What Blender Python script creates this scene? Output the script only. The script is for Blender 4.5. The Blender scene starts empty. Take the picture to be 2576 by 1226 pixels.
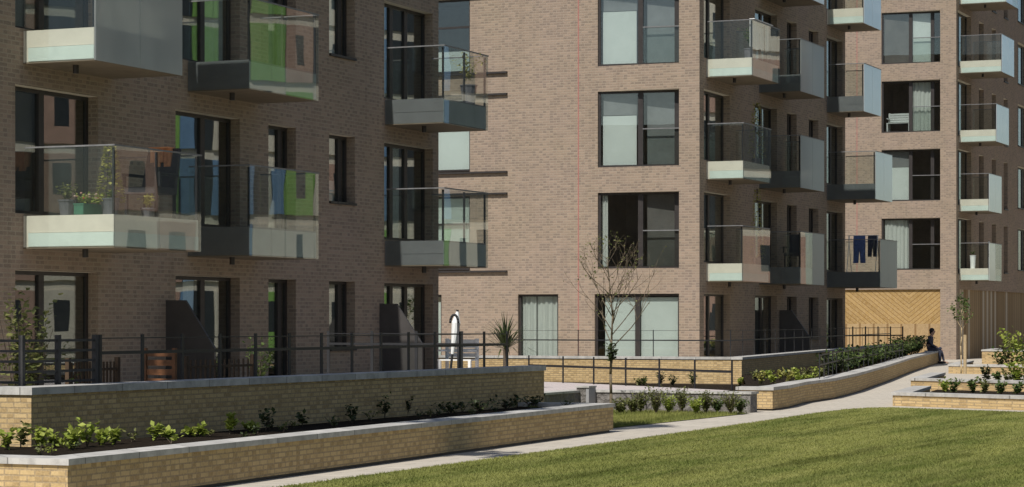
import bpy, bmesh, math, random
import numpy as np
from mathutils import Vector
R = math.radians
scene = bpy.context.scene
COL = scene.collection
rng = random.Random(7)
# ------------------------------------------------------------------ survey
# world axes: Y runs along the row of blocks (away from the camera), X across it.
TH = R(23.5); S, C = math.sin(TH), math.cos(TH); EYE = 1.6
def at(px, py, z):
    """point at height z seen at (px, py) of the 2576 px wide photograph"""
    Z = 6000*(EYE-z)/(py-812); t = (px-1288)/6000
    return Vector((Z*(C*t-S), Z*(S*t+C), z))
def ray(px, Z, z=0):
    t = (px-1288)/6000
    return Vector((Z*(C*t-S), Z*(S*t+C), z))
# ------------------------------------------------------------------ helpers
def wloc(o):
    v = Vector((0, 0, 0))
    while o is not None:
        v += o.location; o = o.parent
    return v
class MB:
    def __init__(self): self.v = []; self.f = []
    def add(self, vs, fs):
        n = len(self.v); self.v += [tuple(p) for p in vs]; self.f += [tuple(i+n for i in q) for q in fs]
    def quad(self, a, b, c, d): self.add([a, b, c, d], [(0, 1, 2, 3)])
    def box(self, x0, x1, y0, y1, z0, z1, fn=None):
        p = [(x, y, z) for z in (z0, z1) for y in (y0, y1) for x in (x0, x1)]
        if fn: p = [fn(*q) for q in p]
        self.add(p, [(0, 2, 3, 1), (4, 5, 7, 6), (0, 1, 5, 4), (2, 6, 7, 3), (0, 4, 6, 2), (1, 3, 7, 5)])
    def tube(self, p0, p1, r0, r1=None, n=6):
        r1 = r0 if r1 is None else r1
        p0 = Vector(p0); p1 = Vector(p1); d = p1-p0
        if d.length < 1e-6: return
        d.normalize(); a = d.orthogonal().normalized(); b = d.cross(a)
        vs = []
        for p, r in ((p0, r0), (p1, r1)):
            for k in range(n):
                t = 2*math.pi*k/n; vs.append(p+(a*math.cos(t)+b*math.sin(t))*r)
        fs = [(k, (k+1) % n, n+(k+1) % n, n+k) for k in range(n)]
        fs += [tuple(range(n-1, -1, -1)), tuple(range(n, 2*n))]
        self.add(vs, fs)
    def bar(self, p0, p1, w, h, z=0):
        """horizontal-ish flat bar between two points"""
        p0 = Vector(p0); p1 = Vector(p1); d = (p1-p0); d.z = 0; d.normalize(); s = Vector((-d.y, d.x, 0))*w/2
        u = Vector((0, 0, h/2))
        vs = [p0-s-u, p0+s-u, p0+s+u, p0-s+u, p1-s-u, p1+s-u, p1+s+u, p1-s+u]
        self.add(vs, [(0, 1, 2, 3), (7, 6, 5, 4), (0, 4, 5, 1), (1, 5, 6, 2), (2, 6, 7, 3), (3, 7, 4, 0)])
    def prism(self, poly, z0, z1):
        n = len(poly)
        vs = [(p[0], p[1], z0) for p in poly]+[(p[0], p[1], z1) for p in poly]
        self.add(vs, [tuple(range(n-1, -1, -1)), tuple(range(n, 2*n))]+[(k, (k+1) % n, n+(k+1) % n, n+k) for k in range(n)])
    def blob(self, c, rx, ry, rz, seg=8, ring=5):
        vs = [(c[0], c[1], c[2]-rz)]
        for i in range(1, ring):
            ph = -math.pi/2+math.pi*i/ring
            for k in range(seg):
                t = 2*math.pi*k/seg
                vs.append((c[0]+rx*math.cos(ph)*math.cos(t), c[1]+ry*math.cos(ph)*math.sin(t), c[2]+rz*math.sin(ph)))
        vs.append((c[0], c[1], c[2]+rz)); L = len(vs)-1
        fs = [(0, 1+(k+1) % seg, 1+k) for k in range(seg)]
        for i in range(ring-2):
            o = 1+i*seg
            fs += [(o+k, o+(k+1) % seg, o+seg+(k+1) % seg, o+seg+k) for k in range(seg)]
        o = 1+(ring-2)*seg
        fs += [(o+k, o+(k+1) % seg, L) for k in range(seg)]
        self.add(vs, fs)
    def leaf(self, p, d, n, L, w):
        d = d.normalized(); s = d.cross(n)
        if s.length < 1e-4: s = d.orthogonal()
        s.normalize(); up = s.cross(d)
        p = Vector(p)
        self.add([p, p+d*L*.5+s*w+up*L*.08, p+d*L, p+d*L*.5-s*w+up*L*.08], [(0, 1, 2), (0, 2, 3)])
    def mesh(self, name, org, smooth=False, fix=True):
        me = bpy.data.meshes.new(name)
        me.from_pydata([(x-org.x, y-org.y, z-org.z) for x, y, z in self.v], [], self.f)
        if fix:
            bm = bmesh.new(); bm.from_mesh(me); bmesh.ops.recalc_face_normals(bm, faces=bm.faces); bm.to_mesh(me); bm.free()
        if smooth:
            for p in me.polygons: p.use_smooth = True
        return me
    def build(self, name, mat, parent=None, org=None, smooth=False, fix=True):
        o_ = wloc(parent) if parent else Vector(org if org is not None else (0, 0, 0))
        me = self.mesh(name, o_, smooth, fix)
        if isinstance(mat, (list, tuple)):
            for m in mat: me.materials.append(m)
        else: me.materials.append(mat)
        o = bpy.data.objects.new(name, me); COL.objects.link(o)
        if parent: o.parent = parent
        else: o.location = o_
        return o
def tag(o, label=None, cat=None, group=None, kind=None):
    if label: o['label'] = label
    if cat: o['category'] = cat
    if group: o['group'] = group
    if kind: o['kind'] = kind
    return o
def thing(name, loc, label, cat, group=None):
    o = bpy.data.objects.new(name, None); o.empty_display_size = .2; COL.objects.link(o); o.location = loc
    return tag(o, label, cat, group)
def copy_tree(o, parent=None):
    c = o.copy(); COL.objects.link(c); c.parent = parent
    for ch in list(o.children): copy_tree(ch, c)
    return c
# ------------------------------------------------------------------ materials
def newmat(name):
    m = bpy.data.materials.new(name); m.use_nodes = True
    nt = m.node_tree; nt.nodes.clear()
    return m, nt, nt.nodes, nt.links
def lk(nt, a, b): nt.links.new(a, b)
def mathn(nt, op, a, b=None, c=None):
    n = nt.nodes.new('ShaderNodeMath'); n.operation = op
    for i, v in enumerate((a, b, c)):
        if v is None: continue
        if isinstance(v, (int, float)): n.inputs[i].default_value = v
        else: nt.links.new(v, n.inputs[i])
    return n.outputs[0]
def mixc(nt, f, a, b, mode='MIX'):
    n = nt.nodes.new('ShaderNodeMix'); n.data_type = 'RGBA'; n.blend_type = mode
    for s, v in ((n.inputs[0], f), (n.inputs[6], a), (n.inputs[7], b)):
        if isinstance(v, (int, float)): s.default_value = v
        elif isinstance(v, tuple): s.default_value = (*v, 1) if len(v) == 3 else v
        else: nt.links.new(v, s)
    return n.outputs[2]
def noise(nt, vec, scale, detail=4, rough=.6):
    n = nt.nodes.new('ShaderNodeTexNoise'); n.inputs['Scale'].default_value = scale
    n.inputs['Detail'].default_value = detail; n.inputs['Roughness'].default_value = rough
    if vec is not None: nt.links.new(vec, n.inputs['Vector'])
    return n.outputs['Fac']
def ramp(nt, fac, lo, hi, a=0., b=1.):
    n = nt.nodes.new('ShaderNodeMapRange'); n.inputs[1].default_value = lo; n.inputs[2].default_value = hi
    n.inputs[3].default_value = a; n.inputs[4].default_value = b; nt.links.new(fac, n.inputs[0]); return n.outputs[0]
def objvec(nt):
    return nt.nodes.new('ShaderNodeTexCoord').outputs['Object']
def scalev(nt, vec, sx, sy, sz):
    n = nt.nodes.new('ShaderNodeVectorMath'); n.operation = 'MULTIPLY'; nt.links.new(vec, n.inputs[0]); n.inputs[1].default_value = (sx, sy, sz)
    return n.outputs[0]
def finish(nt, col, rough=.8, bump=None, bstr=.3, bdist=.01, metal=0., spec=.4):
    p = nt.nodes.new('ShaderNodeBsdfPrincipled'); o = nt.nodes.new('ShaderNodeOutputMaterial')
    if isinstance(col, tuple): p.inputs['Base Color'].default_value = (*col, 1)
    else: nt.links.new(col, p.inputs['Base Color'])
    if isinstance(rough, (int, float)): p.inputs['Roughness'].default_value = rough
    else: nt.links.new(rough, p.inputs['Roughness'])
    p.inputs['Metallic'].default_value = metal
    p.inputs['Specular IOR Level'].default_value = spec
    if bump is not None:
        b = nt.nodes.new('ShaderNodeBump'); b.inputs['Strength'].default_value = bstr; b.inputs['Distance'].default_value = bdist
        nt.links.new(bump, b.inputs['Height']); nt.links.new(b.outputs[0], p.inputs['Normal'])
    nt.links.new(p.outputs[0], o.inputs[0]); return p
def plain(name, col, rough=.6, var=.15, scale=6., metal=0., bump=0., spec=.4):
    m, nt, N, L = newmat(name); v = objvec(nt)
    f = noise(nt, v, scale, 5); c = mixc(nt, ramp(nt, f, .3, .7), tuple(x*(1-var) for x in col), tuple(min(1, x*(1+var)) for x in col))
    finish(nt, c, rough, f if bump else None, bump, .01, metal, spec); return m
def brick(name, cols, mortar, msize=.011, stain=.25, bw=.225, bh=.075, tint=None):
    m, nt, N, L = newmat(name); v = objvec(nt)
    sp = N.new('ShaderNodeSeparateXYZ'); lk(nt, v, sp.inputs[0])
    h = mathn(nt, 'ADD', sp.outputs[0], sp.outputs[1])
    cb = N.new('ShaderNodeCombineXYZ'); lk(nt, h, cb.inputs[0]); lk(nt, sp.outputs[2], cb.inputs[1])
    def bk(c1, c2, off):
        b = N.new('ShaderNodeTexBrick'); lk(nt, cb.outputs[0], b.inputs['Vector'])
        b.inputs['Scale'].default_value = 1; b.inputs['Brick Width'].default_value = bw; b.inputs['Row Height'].default_value = bh
        b.inputs['Mortar Size'].default_value = msize; b.inputs['Mortar Smooth'].default_value = .15
        b.inputs['Bias'].default_value = off
        b.inputs['Color1'].default_value = (*c1, 1); b.inputs['Color2'].default_value = (*c2, 1); b.inputs['Mortar'].default_value = (*mortar, 1)
        return b
    b1 = bk(cols[0], cols[1], 0.)
    # a second random tone per brick from a stepped noise
    q = N.new('ShaderNodeVectorMath'); q.operation = 'SNAP'; lk(nt, cb.outputs[0], q.inputs[0]); q.inputs[1].default_value = (bw/2, bh, 1)
    wn = N.new('ShaderNodeTexWhiteNoise'); wn.noise_dimensions = '3D'; lk(nt, q.outputs[0], wn.inputs[0])
    pick = mathn(nt, 'MULTIPLY', ramp(nt, wn.outputs[0], .7, .78), mathn(nt, 'SUBTRACT', 1., b1.outputs['Fac']))
    c = mixc(nt, pick, b1.outputs['Color'], cols[2])
    big = noise(nt, scalev(nt, v, .5, .5, .9), 1.3, 6, .65)
    c = mixc(nt, ramp(nt, big, .35, .72, 0, stain), c, tuple(x*.55 for x in cols[1]))
    if tint:
        hue = noise(nt, v, .55, 4, .6); c = mixc(nt, .3, c, mixc(nt, ramp(nt, hue, .38, .62), tint[0], tint[1]))
    run = noise(nt, scalev(nt, v, 2.2, 2.2, .16), 1., 5, .7)
    c = mixc(nt, ramp(nt, run, .55, .75, 0, .32), c, tuple(x*.5 for x in cols[1]))
    fine = noise(nt, v, 45, 3)
    c = mixc(nt, ramp(nt, fine, .3, .75, 0, .35), c, tuple(min(1, x*1.5) for x in cols[0]))
    bp = mathn(nt, 'ADD', mathn(nt, 'MULTIPLY', b1.outputs['Fac'], -1.), mathn(nt, 'MULTIPLY', fine, .35))
    finish(nt, c, .88, bp, .55, .012, 0, .2); return m
def coping_mat(name, col):
    m, nt, N, L = newmat(name); v = objvec(nt)
    sp = N.new('ShaderNodeSeparateXYZ'); lk(nt, v, sp.inputs[0])
    h = mathn(nt, 'ADD', sp.outputs[0], sp.outputs[1])
    j = mathn(nt, 'FRACT', mathn(nt, 'DIVIDE', h, .9))
    joint = mathn(nt, 'LESS_THAN', j, .014)
    sl = mathn(nt, 'FLOOR', mathn(nt, 'DIVIDE', h, .9))
    wn = N.new('ShaderNodeTexWhiteNoise'); wn.noise_dimensions = '1D'; lk(nt, sl, wn.inputs['W'])
    c = mixc(nt, wn.outputs[0], tuple(x*.86 for x in col), tuple(min(1, x*1.08) for x in col))
    f = noise(nt, v, 5, 7, .7); c = mixc(nt, ramp(nt, f, .40, .68, 0, .75), c, tuple(x*.48 for x in col))
    c = mixc(nt, joint, c, tuple(x*.35 for x in col))
    finish(nt, c, .8, f, .25, .01, 0, .3); return m
def glass(name, tint, f0, f1, pw=3., rough=.0, dust=0., dustcol=(.5, .55, .53)):
    m, nt, N, L = newmat(name)
    lw = N.new('ShaderNodeLayerWeight'); lw.inputs[0].default_value = .5
    f = mathn(nt, 'ADD', mathn(nt, 'MULTIPLY', mathn(nt, 'POWER', lw.outputs['Facing'], pw), f1), f0)
    tr = N.new('ShaderNodeBsdfTransparent'); tr.inputs[0].default_value = (*tint, 1)
    gl = N.new('ShaderNodeBsdfGlossy'); gl.inputs['Roughness'].default_value = rough; gl.inputs['Color'].default_value = (.93, .97, .96, 1)
    base = tr.outputs[0]
    if dust:
        df = N.new('ShaderNodeBsdfTranslucent'); df.inputs[0].default_value = (*dustcol, 1)
        d2 = N.new('ShaderNodeBsdfDiffuse'); d2.inputs[0].default_value = (*dustcol, 1)
        mm = N.new('ShaderNodeMixShader'); mm.inputs[0].default_value = .5; lk(nt, df.outputs[0], mm.inputs[1]); lk(nt, d2.outputs[0], mm.inputs[2])
        m2 = N.new('ShaderNodeMixShader'); m2.inputs[0].default_value = dust; lk(nt, tr.outputs[0], m2.inputs[1]); lk(nt, mm.outputs[0], m2.inputs[2]); base = m2.outputs[0]
    # gentle waviness so reflections are not perfectly straight
    v = objvec(nt); nz = noise(nt, scalev(nt, v, 1, 1, .6), 1.1, 1)
    b = N.new('ShaderNodeBump'); b.inputs['Strength'].default_value = .04; b.inputs['Distance'].default_value = .03; lk(nt, nz, b.inputs['Height']); lk(nt, b.outputs[0], gl.inputs['Normal'])
    mx = N.new('ShaderNodeMixShader'); lk(nt, f, mx.inputs[0]); lk(nt, base, mx.inputs[1]); lk(nt, gl.outputs[0], mx.inputs[2])
    o = N.new('ShaderNodeOutputMaterial'); lk(nt, mx.outputs[0], o.inputs[0]); return m
def leafmat(name, a, b, trans=.35):
    m, nt, N, L = newmat(name); v = objvec(nt)
    g = N.new('ShaderNodeNewGeometry')
    c = mixc(nt, g.outputs['Random Per Island'], a, b)
    d = N.new('ShaderNodeBsdfPrincipled'); lk(nt, c, d.inputs['Base Color']); d.inputs['Roughness'].default_value = .55; d.inputs['Specular IOR Level'].default_value = .3
    t = N.new('ShaderNodeBsdfTranslucent'); lk(nt, c, t.inputs[0])
    mx = N.new('ShaderNodeMixShader'); mx.inputs[0].default_value = trans; lk(nt, d.outputs[0], mx.inputs[1]); lk(nt, t.outputs[0], mx.inputs[2])
    o = N.new('ShaderNodeOutputMaterial'); lk(nt, mx.outputs[0], o.inputs[0]); return m
M = {}
M['brick'] = brick('brown_brick', ((.315, .235, .178), (.19, .145, .115), (.14, .112, .095)), (.315, .268, .215), tint=((.285, .218, .172), (.262, .21, .135)))
M['ybrick'] = brick('yellow_brick', ((.55, .40, .205), (.43, .305, .145), (.32, .22, .105)), (.27, .205, .13), stain=.3, bw=.16, bh=.053, msize=.008)
M['coping'] = coping_mat('concrete_coping', (.50, .48, .445))
M['bronze'] = plain('bronze_metal', (.032, .027, .025), .45, .2, 8)
M['black'] = plain('black_metal', (.018, .018, .02), .5, .2, 8)
M['steel'] = plain('grey_metal', (.16, .16, .16), .4, .2, 8)
M['fascia'] = plain('cream_fascia', (.64, .59, .50), .5, .06, 3)
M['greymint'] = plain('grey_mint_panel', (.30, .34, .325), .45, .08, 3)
M['mint'] = plain('pale_mint_panel', (.58, .645, .59), .45, .06, 3)
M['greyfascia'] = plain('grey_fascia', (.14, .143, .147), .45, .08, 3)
M['soffit'] = plain('shade_brown_soffit', (.17, .135, .095), .8, .12, 3)  # balcony undersides: shade and warm bounce put into the brown
M['creamsoffit'] = plain('cream_soffit', (.62, .56, .46), .8, .08, 3)
M['pane'] = glass('window_glass', (.84, .87, .86), .09, .75, 2.6)
M['balglass'] = glass('balustrade_glass', (.925, .945, .935), .03, .62, 2.6)
M['greyglass'] = glass('tinted_balustrade_glass', (.6, .66, .66), .03, .22, 2.4, .08, .88, (.60, .63, .62))
M['frost'] = glass('frosted_balustrade_glass', (.85, .87, .88), .06, .95, 1.8, .12, .9, (.84, .85, .87))
M['interior'] = plain('dim_interior', (.15, .138, .13), .9, .35, 1.2)
M['blind'] = plain('pale_blind', (.80, .81, .775), .8, .04, 3)
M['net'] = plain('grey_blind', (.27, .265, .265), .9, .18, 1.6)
M['darknet'] = plain('dark_blind', (.17, .15, .14), .9, .2, 1.5)
M['curtain'] = plain('cream_curtain', (.74, .73, .69), .9, .05, 5)
M['red'] = plain('red_sealant', (.34, .13, .11), .7, .1, 5)
M['white'] = plain('white_paint', (.78, .78, .76), .5, .05, 5)
M['greyscreen'] = plain('dark_screen', (.066, .06, .057), .5, .15, 3)
M['slat'] = plain('grey_slats', (.05, .047, .046), .7, .25, 4)
M['bark'] = plain('bark', (.085, .065, .045), .9, .3, 30, 0, .4)
M['twig'] = plain('twig_bark', (.13, .10, .065), .9, .3, 30, 0, .4)
M['palebark'] = plain('pale_bark', (.40, .30, .17), .9, .2, 30, 0, .3)
M['lime'] = leafmat('lime_leaves', (.20, .27, .035), (.42, .46, .10))
M['green'] = leafmat('green_leaves', (.045, .085, .02), (.13, .17, .045))
M['dark'] = leafmat('dark_leaves', (.022, .035, .014), (.075, .095, .03), .2)
M['olive'] = leafmat('olive_leaves', (.10, .12, .035), (.22, .22, .075))
M['yellowgreen'] = leafmat('yellow_leaves', (.26, .26, .06), (.45, .42, .13))
M['flower'] = leafmat('flower_petals', (.42, .02, .02), (.6, .5, .42), .2)
M['pot'] = plain('green_pot', (.05, .16, .10), .5, .1)
M['greypot'] = plain('grey_pot', (.10, .10, .11), .6, .2)
M['orange'] = plain('orange_cloth', (.62, .27, .13), .9, .2, 12)
M['darkcloth'] = plain('dark_cover', (.05, .047, .05), .85, .3, 7)
M['wood'] = plain('orange_wood', (.17, .07, .027), .6, .3, 9)
M['brownwood'] = plain('brown_wood', (.075, .045, .024), .7, .3, 9)
M['denim'] = plain('denim', (.09, .13, .30), .9, .3, 14)
M['navy'] = plain('navy_cloth', (.05, .053, .08), .9, .25, 14)
M['skin'] = plain('skin', (.42, .26, .19), .6, .05)
M['hair'] = plain('dark_hair', (.012, .011, .01), .6, .2, 30)
def soilm():
    m, nt, N, L = newmat('soil'); v = objvec(nt); f = noise(nt, v, 14, 8, .75)
    finish(nt, mixc(nt, ramp(nt, f, .35, .7), (.014, .011, .008), (.048, .036, .025)), 1., f, 1., .06, 0, .05); return m
M['soil'] = soilm()
def stonem():
    m, nt, N, L = newmat('rough_stone'); v = objvec(nt)
    vo = N.new('ShaderNodeTexVoronoi'); vo.inputs['Scale'].default_value = 9; lk(nt, v, vo.inputs['Vector'])
    f = noise(nt, v, 16, 8, .75)
    c = mixc(nt, f, (.10, .092, .085), (.30, .275, .25)); c = mixc(nt, ramp(nt, vo.outputs['Distance'], .0, .5, .5, 0.), c, (.34, .32, .30))
    finish(nt, c, .95, mathn(nt, 'ADD', f, vo.outputs['Distance']), 1., .06); return m
M['stone'] = stonem()
def pavem(name, col, w, h):
    m, nt, N, L = newmat(name); v = objvec(nt)
    b = N.new('ShaderNodeTexBrick'); lk(nt, v, b.inputs['Vector']); b.inputs['Scale'].default_value = 1
    b.inputs['Brick Width'].default_value = w; b.inputs['Row Height'].default_value = h; b.inputs['Mortar Size'].default_value = .008
    b.inputs['Color1'].default_value = (*col, 1); b.inputs['Color2'].default_value = (*[x*.88 for x in col], 1); b.inputs['Mortar'].default_value = (*[x*.38 for x in col], 1)
    f = noise(nt, v, 1.3, 8, .7); c = mixc(nt, ramp(nt, f, .4, .75, 0, .45), b.outputs['Color'], tuple(x*.62 for x in col))
    f2 = noise(nt, v, 60, 3); c = mixc(nt, ramp(nt, f2, .3, .7, 0, .25), c, tuple(min(1, x*1.25) for x in col))
    finish(nt, c, .9, f2, .2, .005); return m
M['path'] = pavem('buff_paving', (.50, .45, .375), .6, .3)
M['pink'] = pavem('pinkish_paving', (.56, .49, .47), .45, .15)
def lawnm():
    m, nt, N, L = newmat('lawn'); v = objvec(nt)
    c = lawn_col(nt, v); f = noise(nt, v, 50, 4)
    finish(nt, mixc(nt, ramp(nt, f, .3, .7, 0, .4), c, (.05, .06, .016)), .9, f, .6, .03, 0, .2); return m
def lawn_col(nt, v):
    # mown streaks run along the path; patches of paler, drier turf
    s1 = noise(nt, scalev(nt, v, 1.25, .16, 1), 1., 3, .55)
    s2 = noise(nt, scalev(nt, v, 3.6, .5, 1), 1., 4, .6)
    p = noise(nt, v, .35, 5, .6); s3 = noise(nt, scalev(nt, v, 2.6, .13, 1), 1., 3, .7)
    c = mixc(nt, ramp(nt, s1, .42, .58), (.138, .17, .04), (.285, .292, .088))
    c = mixc(nt, ramp(nt, s2, .4, .68, 0, .75), c, (.34, .33, .12))
    c = mixc(nt, ramp(nt, p, .4, .7, 0, .45), c, (.155, .18, .045))
    return mixc(nt, ramp(nt, s3, .54, .64, 0, .6), c, (.085, .095, .022))
M['lawn'] = lawnm()
def bladem():
    m, nt, N, L = newmat('grass_blade'); v = objvec(nt); c = lawn_col(nt, v)
    g = N.new('ShaderNodeNewGeometry')
    c = mixc(nt, mathn(nt, 'MULTIPLY', g.outputs['Random Per Island'], .25), c, (.33, .33, .115))
    d = N.new('ShaderNodeBsdfDiffuse'); lk(nt, c, d.inputs[0]); t = N.new('ShaderNodeBsdfTranslucent'); lk(nt, c, t.inputs[0])
    mx = N.new('ShaderNodeMixShader'); mx.inputs[0].default_value = .35; lk(nt, d.outputs[0], mx.inputs[1]); lk(nt, t.outputs[0], mx.inputs[2])
    o = N.new('ShaderNodeOutputMaterial'); lk(nt, mx.outputs[0], o.inputs[0]); return m
M['blade'] = bladem()
def groundm():
    m, nt, N, L = newmat('far_ground'); v = objvec(nt); f = noise(nt, v, .05, 6)
    finish(nt, mixc(nt, f, (.06, .07, .03), (.12, .12, .07)), .95); return m
def chevron(x0):
    m, nt, N, L = newmat('chevron_boards'); v = objvec(nt); sp = N.new('ShaderNodeSeparateXYZ'); lk(nt, v, sp.inputs[0])
    ax = mathn(nt, 'ABSOLUTE', mathn(nt, 'SUBTRACT', sp.outputs[0], x0))
    d = mathn(nt, 'DIVIDE', mathn(nt, 'SUBTRACT', sp.outputs[2], mathn(nt, 'MULTIPLY', ax, .8)), .2)
    low = mathn(nt, 'LESS_THAN', sp.outputs[2], 1.55)
    d2 = mathn(nt, 'DIVIDE', sp.outputs[0], .62)
    dd = N.new('ShaderNodeMix'); dd.data_type = 'FLOAT'; lk(nt, low, dd.inputs[0]); lk(nt, d, dd.inputs[2]); lk(nt, d2, dd.inputs[3])
    fr = mathn(nt, 'FRACT', dd.outputs[0]); fl = mathn(nt, 'FLOOR', dd.outputs[0])
    wn = N.new('ShaderNodeTexWhiteNoise'); wn.noise_dimensions = '1D'; lk(nt, fl, wn.inputs['W'])
    c = mixc(nt, wn.outputs[0], (.265, .155, .043), (.38, .24, .085))
    c = mixc(nt, mathn(nt, 'MULTIPLY', low, .45), c, (.33, .25, .18))
    f = noise(nt, v, 6, 8, .75); c = mixc(nt, ramp(nt, f, .35, .7, 0, .6), c, (.28, .19, .07))
    f3 = noise(nt, v, 14, 4, .8); c = mixc(nt, ramp(nt, f3, .42, .62, 0, .55), c, (.44, .31, .16))
    gap = mathn(nt, 'LESS_THAN', fr, .14); c = mixc(nt, mathn(nt, 'MULTIPLY', gap, .75), c, (.16, .085, .025))
    finish(nt, c, .7, mathn(nt, 'SUBTRACT', 1., gap), .5, .02); return m
def boards():
    m, nt, N, L = newmat('vertical_boards'); v = objvec(nt); sp = N.new('ShaderNodeSeparateXYZ'); lk(nt, v, sp.inputs[0])
    d = mathn(nt, 'DIVIDE', mathn(nt, 'ADD', sp.outputs[1], sp.outputs[0]), .42)
    fr = mathn(nt, 'FRACT', d); fl = mathn(nt, 'FLOOR', d)
    wn = N.new('ShaderNodeTexWhiteNoise'); wn.noise_dimensions = '1D'; lk(nt, fl, wn.inputs['W'])
    c = mixc(nt, wn.outputs[0], (.20, .125, .05), (.30, .21, .11))
    c = mixc(nt, mathn(nt, 'GREATER_THAN', wn.outputs[0], .78), c, (.40, .34, .26))
    c = mixc(nt, mathn(nt, 'LESS_THAN', fr, .1), c, (.05, .035, .02))
    finish(nt, c, .75); return m
# ------------------------------------------------------------------ windows and facades
def facade(mb, ms, fn, a0, a1, z0, z1, ops):
    """brick sheet with real openings and reveals; ops = (a0,a1,z0,z1,rec,tilt)"""
    As = sorted({a0, a1, *[o[0] for o in ops], *[o[1] for o in ops]}); Zs = sorted({z0, z1, *[o[2] for o in ops], *[o[3] for o in ops]})
    for i in range(len(As)-1):
        for j in range(len(Zs)-1):
            ca = (As[i]+As[i+1])/2; cz = (Zs[j]+Zs[j+1])/2
            if any(o[0] < ca < o[1] and o[2] < cz < o[3] for o in ops): continue
            mb.quad(fn(As[i], 0, Zs[j]), fn(As[i+1], 0, Zs[j]), fn(As[i+1], 0, Zs[j+1]), fn(As[i], 0, Zs[j+1]))
    for b0, b1, y0, y1, rec, k in ops:
        r0 = rec+.12; r1 = rec+k+.12
        mb.quad(fn(b0, 0, y0), fn(b0, r0, y0), fn(b0, r0, y1), fn(b0, 0, y1))
        mb.quad(fn(b1, 0, y0), fn(b1, r1, y0), fn(b1, r1, y1), fn(b1, 0, y1))
        mb.quad(fn(b0, 0, y0), fn(b0, r0, y0), fn(b1, r1, y0), fn(b1, 0, y0))
        m = MB(); m.quad(fn(b0, 0, y1), fn(b0, r0, y1), fn(b1, r1, y1), fn(b1, 0, y1)); m.build('lintel', M['creamsoffit'], ms, fix=False)
def window(par, fn, a0, a1, z0, z1, rec, k=0., split=(.5,), dress=(), juliet=False, door=False, transom=()):
    W = a1-a0
    def g(a, d, z): return fn(a, rec+k*(a-a0)/W+d, z)
    m = MB(); b = .065
    m.box(a0, a0+b, 0, .07, z0, z1, g); m.box(a1-b, a1, 0, .07, z0, z1, g)
    m.box(a0+b, a1-b, 0, .07, z0, z0+b, g); m.box(a0+b, a1-b, 0, .07, z1-b, z1, g)
    for s in split:
        c = a0+W*s; m.box(c-.075, c+.075, -.006, .076, z0+b, z1-b, g)
    for s in transom:
        c = z0+(z1-z0)*s; m.box(a0+b, a1-b, .002, .06, c-.03, c+.03, g)
    w = m.build('window', M['bronze'], par)
    p = MB(); p.box(a0+.03, a1-.03, .03, .044, z0+.03, z1-.03, g); p.build('pane', M['pane'], w)
    if not door:
        s = MB(); s.box(a0+.004, a1-.004, -rec-.05+0, -.004, z0+.002, z0+.05, g) if k == 0 else s.box(a0+.004, a1-.004, -rec*.6, -.004, z0+.002, z0+.05, g)
        s.build('sill', M['bronze'], w)
    for f0, f1, g0, g1, kind in dress:
        x0 = a0+W*f0; x1 = a0+W*f1; y0 = z0+(z1-z0)*g0; y1 = z0+(z1-z0)*g1
        d = MB()
        if kind == 'curtain':
            n = max(8, int((x1-x0)/.035)); pts = [(x0+(x1-x0)*i/n, .13+.03*math.sin(i*1.35)+.012*math.sin(i*.53)) for i in range(n+1)]
            for (xa, da), (xb, db) in zip(pts, pts[1:]):
                d.quad(g(xa, da, y0), g(xb, db, y0), g(xb, db, y1), g(xa, da, y1))
            d.build('curtain', M['curtain'], w, fix=False, smooth=True)
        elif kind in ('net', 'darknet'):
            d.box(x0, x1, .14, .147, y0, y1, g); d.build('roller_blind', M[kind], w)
        else:
            d.box(x0, x1, .10, .115, y0, y1, g); d.box(x0, x1, .095, .12, y0-.03, y0, g)
            d.build('blind', M['blind'], w)
    if juliet:
        c = a0+W*split[0]+.09
        j = MB(); j.box(c, a1-.03, -.06, -.045, z0+.06, z0+1.1, g); jj = j.build('balustrade', M['balglass'], w)
        j = MB(); j.box(c, a1-.03, -.07, -.035, z0+1.1, z0+1.13, g); j.build('handrail', M['steel'], jj)
    return w
def rooms(fn, ops, root, depths=None):
    for i, (a0, a1, z0, z1, rec, k) in enumerate(ops):
        depth = depths[i] if depths else 3.
        m = MB(); r0 = rec+.11+k; A0 = a0-.25; A1 = a1+.25; B = z0-.05; T = z1+.12
        P = lambda a, d, z: fn(a, d, z)
        m.quad(P(A0, depth, B), P(A1, depth, B), P(A1, depth, T), P(A0, depth, T))
        for a in (A0, A1): m.quad(P(a, r0, B), P(a, depth, B), P(a, depth, T), P(a, r0, T))
        for z in (B, T): m.quad(P(A0, r0, z), P(A1, r0, z), P(A1, depth, z), P(A0, depth, z))
        m.build('interior', M['interior'], root, fix=False)
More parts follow.
